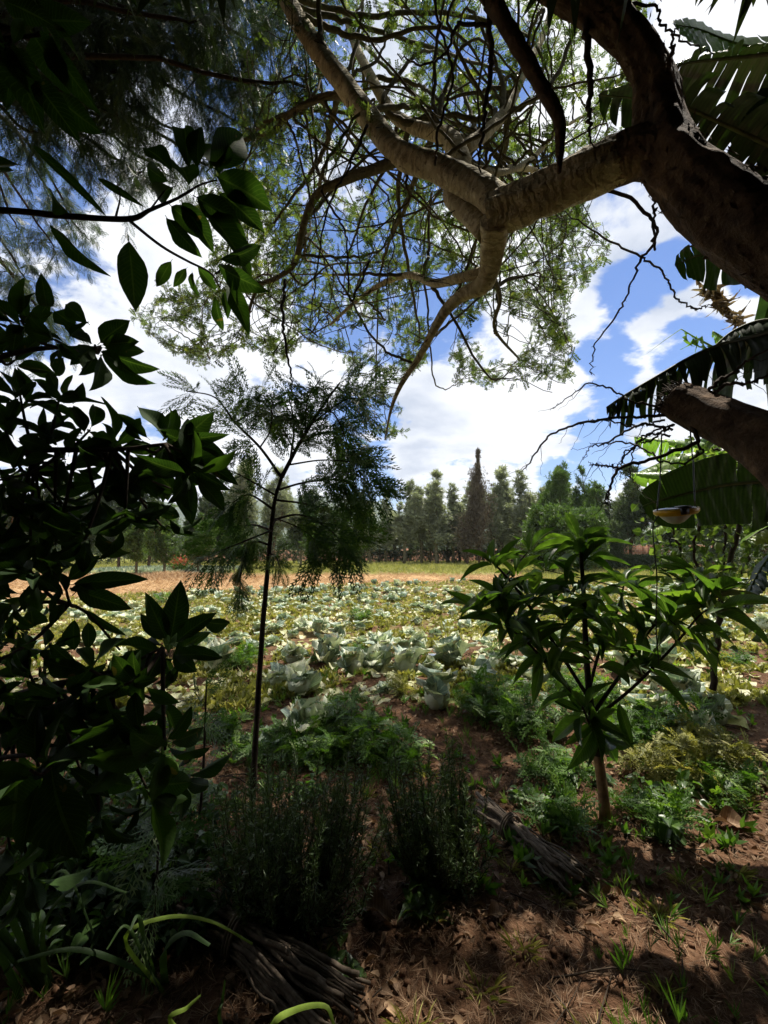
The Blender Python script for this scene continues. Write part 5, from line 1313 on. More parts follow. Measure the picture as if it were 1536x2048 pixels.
mb.inst(tpl_leaf(6, 3, .5, 1, .4, .6, .2), frames(nrm(g.normal(size=(12, 3)) * .3 + [0, 0, -1]), rvec(12), .03, .16), Q[g.integers(2, 18, 12)]); mb.build('stalk', M['banana_lit'], b4)
banana_leaf(b4, [e_] + A((1480, 690, 5.5), (1450, 680, 5.5), (1425, 662, 5.5)), .16, 'banana_lit', 16, side=[0, 1, -.2], fall=(1.2, 1.7), tatter=1, gap=.15)

# ------------------------------------------------------------------ creeper hanging at the right
vb = gr(1420, 1380); vr = empty('creeper', (vb[0], 4.0, 0), 'leafy creeper hanging below the banana leaves at the right, reaching the ground', 'creeper')
HL = [tpl_leaf(5, 5, .32, .8, .3, .3, .03, .25, k) for k in range(3)]
g = np.random.default_rng(17)
for k, rows_ in enumerate([[(1500, 960, 3.7, 8), (1430, 1000, 3.8, 7), (1390, 1080, 3.8, 6), (1400, 1160, 3.8, 4), (1425, 1215, 3.8, 2)], [(1480, 980, 4.0, 8), (1350, 1020, 4.0, 6), (1360, 1100, 4.0, 5), (1375, 1150, 4.0, 3)],
                           [(1530, 960, 4.2, 8), (1470, 1010, 4.2, 7), (1450, 1080, 4.2, 5), (1450, 1140, 4.2, 3)], [(1560, 980, 4.2, 8), (1520, 1060, 4.2, 7), (1500, 1110, 4.2, 5), (1480, 1150, 4.2, 3)],
                           [(1425, 1380, 3.9, 12), (1435, 1250, 3.95, 11), (1450, 1150, 4.0, 10), (1480, 1050, 4.0, 9), (1500, 960, 4.0, 7)], [(1380, 940, 4.4, 7), (1400, 900, 4.4, 6), (1440, 900, 4.4, 5), (1500, 900, 4.3, 5)],
                           [(1540, 920, 4.3, 7), (1480, 900, 4.4, 6), (1420, 950, 4.4, 5), (1400, 1000, 4.4, 3)]]):
    P, r_ = trace(rows_, 30); mb = MB(); mb.tube(wiggle(P, .006, k), r_, 6); s_ = mb.build('stem', M['twig'], vr)
    mb = MB(); n = 170 if k != 4 else 60; i = g.integers(2, 30, n)
    Pp = P[i] + g.normal(size=(n, 3)) * [.16, .16, .13]; S = g.uniform(.05, .10, n)
    for q in range(3):
        m = (np.arange(n) % 3) == q; mb.inst(HL[q], frames(nrm(g.normal(size=(m.sum(), 3)) * .7 + [0, -.2, -.8]), nrm(g.normal(size=(m.sum(), 3)) + [0, -.5, .4]), S[m] * .85, S[m]), Pp[m])
    mb.build('foliage', M['vine'], s_)

# ------------------------------------------------------------------ broad-leaved tree, left foreground
BL = [tpl_leaf(10, 7, .52, .85, .22, .28, .035, .09, k, .10) for k in range(6)]
def put_leaf(mb, b, t, w, g, face=None, tpls=None):
    """one leaf from point b to point t, w metres wide"""
    tpls = tpls or BL; b = np.array(b); t = np.array(t); D = t - b; L_ = np.linalg.norm(D)
    f = nrm((CAM - b) if face is None else np.array(face, float)) + g.normal(size=3) * .35
    T = tpls[int(g.integers(len(tpls)))]
    mb.inst(T, frames(D[None], f[None], w * 1.06, L_), b[None], np.array([g.random() * .8]))
def rosette(mb, c, ln, n, axis, g, w=.34, spread=(25, 100), tpls=None, gl=None):
    axis = nrm(axis); u = nrm(np.cross(axis, [.3, .5, .81])); v = np.cross(axis, u)
    for k in range(n):
        a = k * 2.4 + g.normal() * .3; th = R(g.uniform(*spread) if spread else 60)
        d = axis * math.cos(th) + (u * math.cos(a) + v * math.sin(a)) * math.sin(th); d = nrm(d + [0, 0, -.12])
        L_ = ln * g.uniform(.7, 1.12); nn = nrm(axis - d * np.dot(axis, d) + g.normal(size=3) * .25)
        p = np.array(c) + d * .01 - axis * .05 * g.random()
        T = (tpls or BL)[int(g.integers(len(tpls or BL)))]
        mb.inst(T, frames(d[None], nn[None], L_ * w * g.uniform(.85, 1.15), L_), p[None], np.array([g.random() if gl is None else gl + .2 * g.random()]))
LB = np.array([-2.05, 1.55, 0]); lt_ = empty('broadleaf_tree', LB, 'dark broad-leaved tree whose leaf clusters frame the whole left side', 'tree')
mb = MB(); TK = spline([LB - [0, 0, .1], LB + [.08, 0, 1.1], LB + [0, .05, 2.2], LB + [.1, 0, 3.6]], 26); mb.tube(TK, np.linspace(.075, .03, 26), 12, rough=.08); mb.build('trunk', M['bark_brown'], lt_)
g = np.random.default_rng(41)
# traced upper branch with its leaves
d0 = 1.25
P, r_ = trace([(-420, 500, 1.5, 22), (-150, 430, 1.35, 18), (0, 421, 1.28, 13), (130, 432, d0, 12), (255, 438, d0, 11), (300, 420, d0, 8), (352, 398, d0, 6), (385, 380, d0, 4)], 50)
P = np.vstack([[TK[15]], P]); r_ = np.concatenate([[r_[0]], r_]); mb = MB(); mb.tube(P, r_, 10, rough=.06)
for rr_ in ([(255, 438, d0, 7), (320, 490, d0, 6), (375, 522, d0, 5), (420, 545, d0, 4), (440, 575, d0, 3)], [(232, 432, d0, 5), (240, 395, d0, 3), (235, 365, d0, 2)], [(352, 398, d0, 5), (400, 370, d0, 4), (435, 360, d0, 3)], [(430, 548, d0, 4), (470, 520, d0, 3)], [(300, 420, d0, 4), (330, 380, d0, 3)]):
    Q, r2 = trace(rr_, 20); mb.tube(Q, r2, 7)
b_ = mb.build('branch', M['twig'], lt_)
mb = MB()
TL = [((378, 348), (367, 215), 50), ((398, 345), (388, 240), 42), ((350, 348), (283, 272), 44), ((412, 345), (498, 252), 74), ((428, 350), (532, 398), 70), ((350, 372), (298, 398), 40), ((392, 400), (512, 517), 62), ((338, 408), (405, 468), 46),
      ((330, 430), (385, 505), 36), ((256, 470), (272, 606), 56), ((50, 278), (192, 405), 22), ((186, 352), (272, 402), 16), ((98, 443), (176, 541), 30), ((140, 428), (82, 385), 44), ((432, 522), (532, 500), 36), ((428, 525), (512, 584), 42),
      ((345, 518), (314, 570), 26), ((375, 534), (350, 570), 20), ((392, 530), (432, 578), 24), ((430, 588), (438, 657), 24), ((450, 560), (497, 648), 36), ((446, 580), (458, 628), 20), ((384, 540), (386, 586), 18), ((340, 365), (280, 330), 40), ((380, 380), (360, 300), 60), ((440, 360), (430, 262), 66), ((385, 390), (470, 440), 50), ((430, 380), (520, 440), 50), ((360, 400), (420, 480), 46)]
for (a, b), (c, d), w in TL:
    dd = d0 + g.normal() * .03; put_leaf(mb, at(a, b, dd), at(c, d, dd + g.normal() * .035), w * d0 / F, g)
mb.build('foliage', M['dark_broad'], b_)
# top left corner leaves
def leafy_branch(rows_, leaves, ros, dd, ln_px=110, seed=0, n=9, mat='dark_broad', extra=None):
    g = np.random.default_rng(seed); P, r_ = trace(rows_, 30); mb = MB(); P = np.vstack([[TK[int(np.argmin(abs(TK[:, 2] - P[0][2])))]], P]); mb.tube(P, np.concatenate([[r_[0]], r_]), 8, rough=.06)
    lf = MB()
    for iq, (px, py, *o) in enumerate(ros):
        k = o[0] if o else n; dp = dd + g.normal() * .12; c = at(px, py, dp)
        i = int(np.argmin(np.linalg.norm(P - c, axis=1))); mid = (P[i] + c) / 2 + [0, 0, -.02]
        mb.tube(spline([P[i], mid, c], 8), np.linspace(.006, .003, 8), 6)
        ax = nrm(nrm(c - P[i]) + g.normal(size=3) * .3 + [0, -.3, .25]); rosette(lf, c, ln_px * g.uniform(.55, .85) * dp / F, k + 2, ax, g, w=g.uniform(.34, .44), spread=(20, 105))
    for (a, b), (c, d), w in leaves:
        q = dd + g.normal() * .05; put_leaf(lf, at(a, b, q), at(c, d, q + g.normal() * .05), w * dd / F, g)
    b_ = mb.build('branch', M['twig'], lt_); lf.build('foliage', M[mat], b_)
leafy_branch([(-420, 150, 1.4, 18), (-150, 110, 1.3, 14), (0, 80, 1.2, 10), (80, 70, 1.2, 6)], [((60, 40), (160, 40), 60), ((100, 80), (150, 182), 50), ((105, 185), (178, 256), 60), ((20, 90), (60, 200), 70), ((0, 60), (10, 180), 70), ((60, 60), (120, 150), 70), ((0, 0), (90, 30), 60), ((60, 150), (140, 250), 50), ((30, 10), (110, -50), 60)], [(10, 90, 8), (70, 20, 8), (-60, 180, 8)], 1.2, 130, 51)
leafy_branch([(-400, 800, 1.5, 20), (-100, 740, 1.4, 14), (60, 700, 1.3, 10), (200, 695, 1.25, 6)], [((200, 700), (284, 777), 44), ((205, 700), (299, 748), 40), ((200, 705), (210, 771), 40), ((190, 700), (138, 746), 46), ((195, 690), (246, 642), 44), ((200, 695), (288, 702), 30), ((130, 712), (105, 752), 32), ((95, 690), (60, 640), 40), ((60, 660), (95, 605), 30), ((60, 650), (20, 570), 34), ((105, 620), (145, 645), 44), ((180, 650), (120, 600), 36), ((95, 620), (85, 568), 30)],
             [(190, 690, 6), (110, 680, 8), (40, 640, 9), (30, 720, 9), (-30, 620, 9), (-40, 720, 9)], 1.25, 100, 52)
leafy_branch([(-400, 960, 1.6, 22), (-100, 910, 1.45, 16), (80, 900, 1.35, 12), (220, 900, 1.3, 9), (330, 888, 1.25, 6)], [((335, 885), (285, 797), 40), ((340, 880), (347, 821), 36), ((345, 885), (430, 838), 46), ((350, 892), (452, 904), 46), ((345, 880), (442, 876), 26), ((345, 895), (400, 935), 40), ((350, 900), (462, 944), 40), ((345, 905), (440, 982), 40), ((355, 930), (385, 1038), 44), ((330, 890), (300, 960), 44), ((300, 880), (240, 825), 22), ((310, 900), (260, 990), 44), ((290, 885), (240, 840), 20), ((140, 800), (165, 785), 30), ((105, 800), (165, 790), 26)],
             [(330, 890, 7), (240, 890, 10), (270, 960, 10), (180, 860, 10), (150, 940, 10), (90, 860, 10), (60, 950, 10), (10, 860, 10), (0, 960, 10), (200, 1010, 10), (110, 1020, 10), (30, 1040, 10), (300, 1010, 8), (-40, 900, 10), (120, 790, 8), (40, 790, 9), (60, 1090, 8), (170, 1080, 8), (380, 950, 6), (400, 890, 6), (350, 980, 6), (230, 950, 8), (120, 900, 8), (250, 1050, 7), (150, 1030, 8), (330, 1060, 6), (80, 1000, 8), (20, 1100, 8), (110, 1090, 7)], 1.35, 115, 53)
leafy_branch([(-350, 1150, 1.6, 20), (-60, 1220, 1.4, 12), (60, 1205, 1.3, 8), (160, 1217, 1.25, 6), (240, 1300, 1.25, 4)], [((135, 1170), (280, 1153), 34), ((140, 1175), (250, 1216), 40), ((165, 1215), (235, 1270), 16), ((150, 1235), (140, 1300), 34), ((175, 1240), (180, 1295), 26), ((120, 1170), (60, 1150), 36), ((125, 1170), (110, 1120), 30), ((60, 1210), (70, 1270), 50), ((110, 1180), (30, 1225), 30), ((130, 1165), (190, 1115), 30)],
             [(130, 1170, 8), (60, 1140, 9), (20, 1210, 9), (60, 1260, 8), (-20, 1120, 9), (-30, 1260, 9), (0, 1320, 9), (110, 1130, 6)], 1.3, 105, 54)
leafy_branch([(-350, 1350, 1.5, 20), (-60, 1400, 1.35, 14), (100, 1370, 1.25, 11), (230, 1340, 1.2, 8), (325, 1295, 1.15, 5)], [((340, 1285), (361, 1177), 46), ((335, 1285), (300, 1204), 34), ((345, 1290), (415, 1226), 36), ((400, 1240), (464, 1258), 36), ((330, 1285), (280, 1232), 24), ((330, 1295), (282, 1260), 20), ((325, 1300), (300, 1352), 40), ((330, 1300), (335, 1372), 42), ((345, 1300), (385, 1345), 36), ((350, 1300), (440, 1312), 26), ((320, 1300), (248, 1332), 36), ((350, 1310), (380, 1310), 30), ((330, 1290), (395, 1275), 40)],
             [(335, 1310, 6), (250, 1370, 9), (180, 1340, 9), (120, 1400, 10), (60, 1350, 10), (200, 1440, 9), (130, 1480, 9), (50, 1450, 10), (0, 1400, 10), (-20, 1500, 10), (90, 1560, 9), (20, 1600, 8), (170, 1560, 6), (260, 1440, 6), (320, 1400, 5), (250, 1530, 8), (330, 1500, 7), (300, 1590, 7), (200, 1650, 8), (100, 1660, 8), (20, 1700, 8), (160, 1400, 8), (90, 1300, 8), (280, 1450, 8), (-60, 1600, 8), (360, 1560, 6), (60, 1760, 7)], 1.25, 125, 55)
leafy_branch([(-350, 1500, 1.4, 18), (-100, 1520, 1.2, 12), (60, 1510, 1.1, 8), (110, 1520, 1.05, 5)], [((100, 1520), (130, 1730), 100), ((40, 1510), (20, 1700), 90), ((150, 1480), (290, 1560), 44), ((130, 1530), (220, 1590), 26), ((200, 1420), (230, 1500), 60)], [(60, 1540, 6), (0, 1500, 7)], 1.1, 150, 56)
# unseen leaf clusters added above and behind the frame to shade the left
g = np.random.default_rng(61)
ends = [np.array([g.uniform(-4.2, -1.0), g.uniform(-2.5, 1.6), g.uniform(3.0, 4.8)]) for _ in range(14)]
for k, e in enumerate(ends):
    mb = MB(); B = wiggle(spline([TK[20], (TK[20] + e) / 2 + [0, 0, .3], e], 10), .03, k); mb.tube(B, np.linspace(.03, .008, 10), 6); lf = MB()
    for q in range(46):
        c = B[int(g.integers(3, 10))] + g.normal(size=3) * [.65, .65, .45]
        a_, b2_, zc = proj(c[None])
        if zc[0] > .25 and a_[0] > -120 and b2_[0] > -120: continue
        rosette(lf, c, .19, 9, nrm(g.normal(size=3) + [0, 0, .8]), g)
    b_ = mb.build('branch', M['twig'], lt_)
    if lf.n: lf.build('foliage', M['dark_broad'], b_)

# ------------------------------------------------------------------ long-leaved shrub at the right
SBp = gr(1212, 1642); SBd = SBp[1]
sh_ = empty('leafy_shrub', SBp, 'shrub with long pointed glossy leaves and a bare brown stem, right of the middle', 'shrub')
LL = [tpl_leaf(10, 5, .48, .95, .30, .35, .02, .07, 80 + k, .03) for k in range(6)]
P, r_ = trace([(1212, 1652, SBd, 24), (1208, 1600, SBd, 20), (1200, 1540, SBd, 19), (1190, 1470, SBd, 17), (1180, 1400, SBd, 13), (1172, 1300, SBd, 11), (1168, 1200, SBd, 9), (1162, 1110, SBd, 7), (1160, 1090, SBd, 5)], 50)
M['stem_brown'] = bark_mat('ringed shrub stem', (.12, .07, .035), (.30, .17, .08), (.46, .30, .16), 18, .3, .005)
mb = MB(); mb.tube(P[:16], r_[:16], 12, rough=.04); mb.build('stem', M['stem_brown'], sh_)
mb = MB(); mb.tube(P[15:], r_[15:], 10); up_ = mb.build('upper_stem', M['twig'], sh_)
def shrub_branch(rows_, ros, parent, seed, ln=88, stem=None):
    g = np.random.default_rng(seed); Q, r2 = trace(rows_, 24); mb = MB(); mb.tube(Q, r2, 8); lf = MB()
    for (px, py, n, dep, el, w) in ros:
        c = at(px, py, SBd + dep); i = int(np.argmin(np.linalg.norm(Q - c, axis=1)))
        if np.linalg.norm(Q[i] - c) > .02: mb.tube(spline([Q[i], (Q[i] + c) / 2, c], 6), np.linspace(.005, .003, 6), 6)
        rosette(lf, c, ln * SBd / F * w, n + 1, nrm(nrm(c - P[20]) * .5 + [0, -.15, el + .25]), g, .27, (18, 88), LL)
    for q in range(4, 23, 2):
        d = nrm(g.normal(size=3) + [0, 0, -.25]); T = LL[int(g.integers(6))]
        lf.inst(T, frames(d[None], (g.normal(size=(1, 3)) * .4 + [0, 0, 1]), ln * SBd / F * .22, ln * SBd / F * .9), Q[q][None], np.array([g.random() * .6]))
    b_ = mb.build('branch', M['twig'], sh_); lf.build('foliage', M['loquat'], b_)
shrub_branch([(1172, 1300, SBd, 8), (1168, 1200, SBd, 7), (1164, 1120, SBd, 6), (1160, 1085, SBd, 4)], [(1160, 1085, 9, 0, 1.4, .95), (1165, 1120, 7, .05, 1, 1.0), (1150, 1180, 7, -.05, .8, 1.0), (1190, 1230, 7, .0, .6, .9), (1130, 1240, 6, -.1, .5, .9)], sh_, 1)
shrub_branch([(1180, 1400, SBd, 8), (1110, 1290, SBd, 7), (1050, 1200, SBd, 6), (1010, 1150, SBd, 5), (985, 1125, SBd, 3)], [(988, 1128, 6, 0, 1.2, .7), (1030, 1150, 7, 0, .8, .8), (1000, 1190, 7, -.1, .5, .95), (960, 1215, 6, -.1, .3, 1.0), (1060, 1190, 7, 0, .8, 1.0), (1060, 1100, 5, .1, 1.2, .8)], sh_, 2)
shrub_branch([(1182, 1420, SBd, 7), (1120, 1360, SBd - .1, 6), (1060, 1290, SBd - .15, 5), (1010, 1250, SBd - .15, 3)], [(1010, 1250, 6, -.15, .2, .95), (1060, 1280, 7, -.15, 0, .9), (1090, 1310, 6, -.1, -.5, .9), (1120, 1290, 6, -.1, .2, .8), (1030, 1230, 6, -.1, .3, 1.0)], sh_, 3)
shrub_branch([(1184, 1430, SBd, 8), (1240, 1350, SBd, 7), (1300, 1260, SBd, 6), (1380, 1180, SBd - .05, 5), (1400, 1150, SBd - .05, 3)], [(1395, 1155, 7, -.05, 1.0, .75), (1340, 1210, 7, 0, .7, 1.0), (1300, 1240, 6, 0, .3, 1.0), (1270, 1180, 6, .1, .8, .9), (1420, 1190, 6, -.1, .3, 1.0), (1310, 1130, 4, .1, 1.2, .5)], sh_, 4)
shrub_branch([(1184, 1440, SBd, 7), (1260, 1380, SBd - .1, 6), (1340, 1300, SBd - .15, 5), (1400, 1230, SBd - .2, 4), (1430, 1215, SBd - .2, 3)], [(1430, 1215, 7, -.2, .2, 1.2), (1370, 1270, 6, -.15, 0, 1.0), (1290, 1330, 5, -.1, -.5, .9), (1240, 1300, 6, -.1, .0, .8), (1340, 1240, 6, -.2, .3, .9)], sh_, 5)
shrub_branch([(1188, 1475, SBd, 7), (1180, 1450, SBd - .05, 6), (1172, 1430, SBd - .1, 5), (1165, 1415, SBd - .15, 4)], [(1190, 1450, 4, -.05, -.5, 1.0), (1200, 1475, 3, 0, -.4, .95), (1170, 1425, 3, -.1, -.3, 1.0)], sh_, 6)
shrub_branch([(1178, 1380, SBd, 7), (1200, 1300, SBd + .1, 6), (1235, 1220, SBd + .2, 5), (1250, 1160, SBd + .2, 3)], [(1250, 1160, 6, .2, 1, .8), (1225, 1230, 6, .15, .8, .9), (1200, 1290, 6, .1, .2, .9), (1110, 1200, 6, .1, .8, .9), (1090, 1140, 5, .15, .9, .8)], sh_, 7)

# ------------------------------------------------------------------ rosemary bushes
def rosemary(px, py, w, h, n, label, seed, lean=.25):
    g = np.random.default_rng(seed); c = gr(px, py); r = empty('rosemary_bush', c, label, 'bush', None)
    st = MB(); nd = MB(); NTp = tpl_card(.14, .02)
    for k in range(n):
        a = g.random() * 6.28; rr = math.sqrt(g.random()) * w * .22; b = c + [math.cos(a) * rr, math.sin(a) * rr, -.01]
        o = g.random() * w * .38; H = h * g.uniform(.35, 1.0) * (1 - .35 * (o / (w * .5)) ** 2) * (.75 + .5 * vnoise(a * 1.3 + seed * 7, 2.0))
        e = b + [g.normal() * .03 + math.cos(a) * o * 1.15 + lean * .12 * (1 if seed == 1 else -1), math.sin(a) * o * .9, H]; m = (b + e) / 2 + [math.cos(a) * o * .3, math.sin(a) * o * .3, -.04 * g.random()]
        P = wiggle(spline([b, m, e], 14), .005, int(g.integers(1e6))); st.tube(P, np.linspace(.003, .0010, 14), 4, cap=False)
        nn = int(H / h * 210); i = (2.0 + g.random(nn) * 10.9); i0 = i.astype(int); Pp = P[i0] + (P[np.minimum(i0 + 1, 13)] - P[i0]) * (i - i0)[:, None]
        T = nrm(P[-1] - P[0]); D = nrm(rvec(nn) + T * .9); S = g.uniform(.020, .040, nn); nd.inst(NTp, frames(D, rvec(nn), S, S), Pp, np.clip(.7 * g.random(nn) + .25 * (i / 13), 0, 1))
    s = st.build('stem', M['twig'], r); nd.build('foliage', M['rosemary'], r)
rosemary(582, 1830, .62, .62, 230, 'wide dark rosemary bush right of the sapling foot', 1)
rosemary(882, 1765, .46, .64, 160, 'tall narrow dark rosemary bush beside the stick bundle in the middle', 2)

# ------------------------------------------------------------------ tied bundles of sticks
def bundle(name_label, a, b, tie, w, n, seed, h=.075):
    g = np.random.default_rng(seed); a = np.array(a); b = np.array(b); D = b - a; L_ = np.linalg.norm(D[:2]); d = nrm(D); s = np.array([-d[1], d[0], 0]); s = s / np.linalg.norm(s)
    r = empty('stick_bundle', (a + b) / 2, name_label, 'stick bundle', None)
    r['group'] = 'tied stick bundles lying on the soil'
    tb = a + D * tie
    for k in range(n):
        th = g.random() * math.pi; q = math.sqrt(g.random()); ox = math.cos(th) * q; oz = math.sin(th) * q
        pa = a + s * ox * w * 1.25 + [0, 0, .012 + oz * h] + D * g.uniform(-.07, .07); pt = tb + s * ox * w * .72 + [0, 0, .014 + oz * h * .95]; pb = b + s * ox * w * 1.7 + [0, 0, .010 + oz * h * .9] + D * g.uniform(-.16, .06)
        P = wiggle(spline([pa, pt, (pt + pb) / 2 + s * g.normal() * .006, pb], 14), .0042, int(g.integers(1e6))); rr = g.uniform(.004, .0125)
        mb = MB(); mb.tube(P, np.linspace(rr, rr * .8, 14), 7, rough=.08); mb.build('stick', M['stick'], r)
    t_ = np.linspace(0, 2 * math.pi, 26); mb = MB()
    for k in range(3): mb.tube(tb + d * (k - 1) * .016 + s * (np.cos(t_) * w * .86)[:, None] + np.array([0, 0, 1]) * (np.maximum(np.sin(t_) * h * 1.12, -.004) + .016)[:, None], .006, 6)
    mb.build('tie', M['stick'], r)
A1 = gr(962, 1622); B1 = gr(1165, 1790)
bundle('bundle of grey sticks tied near its upper end, lying right of the tall rosemary bush', A1, B1, .36, .085, 42, 3, .10)
A2 = gr(395, 1850); B2 = gr(690, 2075)
bundle('darker bundle of thick sticks lying at the bottom edge left of the middle', A2, B2, .34, .085, 44, 4, .11)

# ------------------------------------------------------------------ bushy weeds around the near cabbages
PT = [tpl_frond(7, 1, 60 + k, .5, .34, .085) for k in range(3)]
def weed(px, py, w, h, n, label, mat='weed', seed=0, name='bushy_weed', ls=.13):
    g = np.random.default_rng(seed); c = gr(px, py); r = empty(name, c, label, 'weed', 'bushy green weeds among the near cabbages'); st = MB(); lf = MB()
    for k in range(n):
        a = g.random() * 6.28; o = math.sqrt(g.random()) * w * .5; H = h * g.uniform(.5, 1.05) * (1 - .5 * (o / (w * .5)) ** 2)
        b = c + [math.cos(a) * o * .35, math.sin(a) * o * .35, -.01]; e = c + [math.cos(a) * o, math.sin(a) * o, H]
        P = spline([b, (b + e) / 2 + [math.cos(a) * .02, 0, .01], e], 8); st.tube(P, np.linspace(.003, .0012, 8), 4, cap=False)
        nn = 9; i = g.integers(2, 8, nn); D = nrm(rvec(nn) * [1, 1, .6] + [0, 0, .35]); S = g.uniform(.6, 1.2, nn) * ls
        lf.inst(PT[k % 3], frames(D, nrm(g.normal(size=(nn, 3)) * .4 + [0, 0, 1]), S, S), P[i])
    st.build('stem', M['twig_pale'], r); lf.build('foliage', M[mat], r)
W_ = [(700, 1490, .75, .40, 46, 'largest bushy weed in the shade in front of the large dark cabbages'), (770, 1530, .6, .34, 36, 'shaded bushy weed right below the largest one'), (640, 1520, .5, .26, 26, 'shaded low weed over the half hidden cabbage'),
      (985, 1440, .75, .45, 52, 'tall bushy weed left of the leafy shrub stem'), (1060, 1470, .7, .42, 44, 'bushy weed touching the shrub stem on its left'), 
      (1270, 1500, .6, .36, 34, 'bushy weed right of the shrub stem'), (1350, 1480, .65, .38, 40, 'sunlit bushy weed with yellow tips right of the shrub'), (1415, 1540, .6, .34, 34, 'sunlit weed at the edge of the bare soil at right'), (1330, 1560, .6, .28, 28, 'low shaded weed at the right below the sunlit one'),
      (470, 1332, .5, .28, 24, 'bright green weed between the left cabbages and the sapling trunk'), (640, 1330, .3, .18, 12, 'small bright weed at the shade line under the pale row'), (715, 1318, .28, .16, 12, 'small bright weed above the pointed dark cabbage'), (505, 1310, .4, .22, 16, 'yellow green weed just left of the sapling trunk'),
      (810, 1395, .25, .14, 10, 'small weed under the largest blue grey cabbage'), (1000, 1330, .5, .30, 22, 'bright weed behind the wide open cabbage'), (335, 1205, .8, .45, 22, 'round green weed behind the left cabbages'), (420, 1262, .5, .3, 16, 'weed between the left cabbages and the rosette'),
      (720, 1245, .6, .3, 18, 'green weed clump in the mid field left of the pale row'), (1000, 1260, .6, .3, 16, 'green weed clump behind the left leaves of the shrub'), (1110, 1560, .5, .22, 18, 'dark weed at the foot of the leafy shrub'), (1470, 1330, .5, .25, 16, 'green weed by the soil path at the right'),
      (560, 1500, .4, .2, 14, 'shaded weed right of the sapling trunk'), (440, 1470, .5, .22, 16, 'shaded weed left of the sapling trunk')]
for k, (px, py, w, h, n, lab) in enumerate(W_): weed(px, py, w, h, n, lab, 'weed' if k not in (7, 8, 13, 16) else 'weed2', 200 + k)
SL = [tpl_leaf(5, 5, .45, .85, .3, .35, .03, .2, 90 + k) for k in range(3)]
def herb(px, py, w, h, n, label, seed, mat='loquat', ls=.07, wr=.55, grp='low leafy plants of the shaded foreground', nm='leafy_herb'):
    g = np.random.default_rng(seed); c = gr(px, py); r = empty(nm, c, label, 'plant', grp); st = MB(); lf = MB()
    for k in range(n):
        a = g.random() * 6.28; o = math.sqrt(g.random()) * w * .5; H = h * g.uniform(.4, 1.0); b = c + [math.cos(a) * o * .6, math.sin(a) * o * .6, -.01]; e = c + [math.cos(a) * o, math.sin(a) * o, H]
        P = spline([b, (b + e) / 2, e], 6); st.tube(P, np.linspace(.0028, .0012, 6), 4, cap=False); nn = 7; i = g.integers(1, 6, nn)
        D = nrm(rvec(nn) * [1, 1, .4] + [0, 0, .2]); S = g.uniform(.6, 1.2, nn) * ls
        lf.inst(SL[k % 3], frames(D, nrm(g.normal(size=(nn, 3)) * .35 + [0, 0, 1]), S * wr, S), P[i])
    st.build('stem', M['twig_pale'], r); lf.build('foliage', M[mat], r)
for k, a in enumerate([(200, 1760, .5, .30, 26, 'dark leafy plant at the left under the hanging broad leaves'), (300, 1800, .45, .25, 22, 'leafy plant left of the wide rosemary bush'), (130, 1900, .5, .25, 20, 'dark leafy plant in the lower left corner'), (260, 1640, .5, .2, 18, 'shaded low plant behind the left undergrowth'),
                       (400, 1640, .4, .2, 16, 'shaded low plant left of the sapling foot'), (610, 1600, .22, .12, 8, 'small plant with bright green leaves right of the sapling foot'), (545, 1585, .14, .14, 5, 'two-leaved bright green sprout touching the sapling foot'), (850, 1830, .18, .08, 8, 'small plant at the foot of the tall rosemary bush'),
                       (1040, 1600, .14, .08, 5, 'tiny seedling beyond the upper end of the stick bundle'), (1340, 1680, .10, .10, 3, 'single-leaved seedling on the shaded soil at right'), (680, 1960, .12, .08, 6, 'tiny plant beside the lower stick bundle'), (1180, 1570, .35, .16, 12, 'dark plant around the shrub stem base'), (1330, 1610, .4, .18, 14, 'dark grey green plant in the shade at right')]):
    herb(*a, 300 + k, 'loquat' if k not in (5, 6) else 'weed', .075 if k not in (9,) else .1)
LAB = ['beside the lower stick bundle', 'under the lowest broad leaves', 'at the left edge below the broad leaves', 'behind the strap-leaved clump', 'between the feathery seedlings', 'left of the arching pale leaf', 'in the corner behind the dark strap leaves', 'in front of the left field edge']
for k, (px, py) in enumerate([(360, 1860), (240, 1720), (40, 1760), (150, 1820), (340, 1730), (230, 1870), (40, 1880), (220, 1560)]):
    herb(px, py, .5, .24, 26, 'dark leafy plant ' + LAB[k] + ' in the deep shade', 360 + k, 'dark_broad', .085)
for k, (px, py, w, h, n, lab) in enumerate([(1120, 1640, .4, .14, 14, 'thin weed between the stick bundle and the shrub stem'), (1300, 1640, .5, .16, 16, 'low weed right of the shrub stem base'), (500, 1530, .5, .2, 16, 'shaded weed just behind the sapling foot'), (330, 1560, .5, .22, 16, 'shaded weed left of the feathery seedling'), (1200, 1440, .6, .36, 30, 'tall weed behind the shrub stem'), (1140, 1400, .6, .36, 26, 'weed behind the left lower branches of the shrub'), (1450, 1590, .5, .2, 16, 'dark weed at the right in the deep shade')]):
    weed(px, py, w, h, n, lab, 'weed', 500 + k)
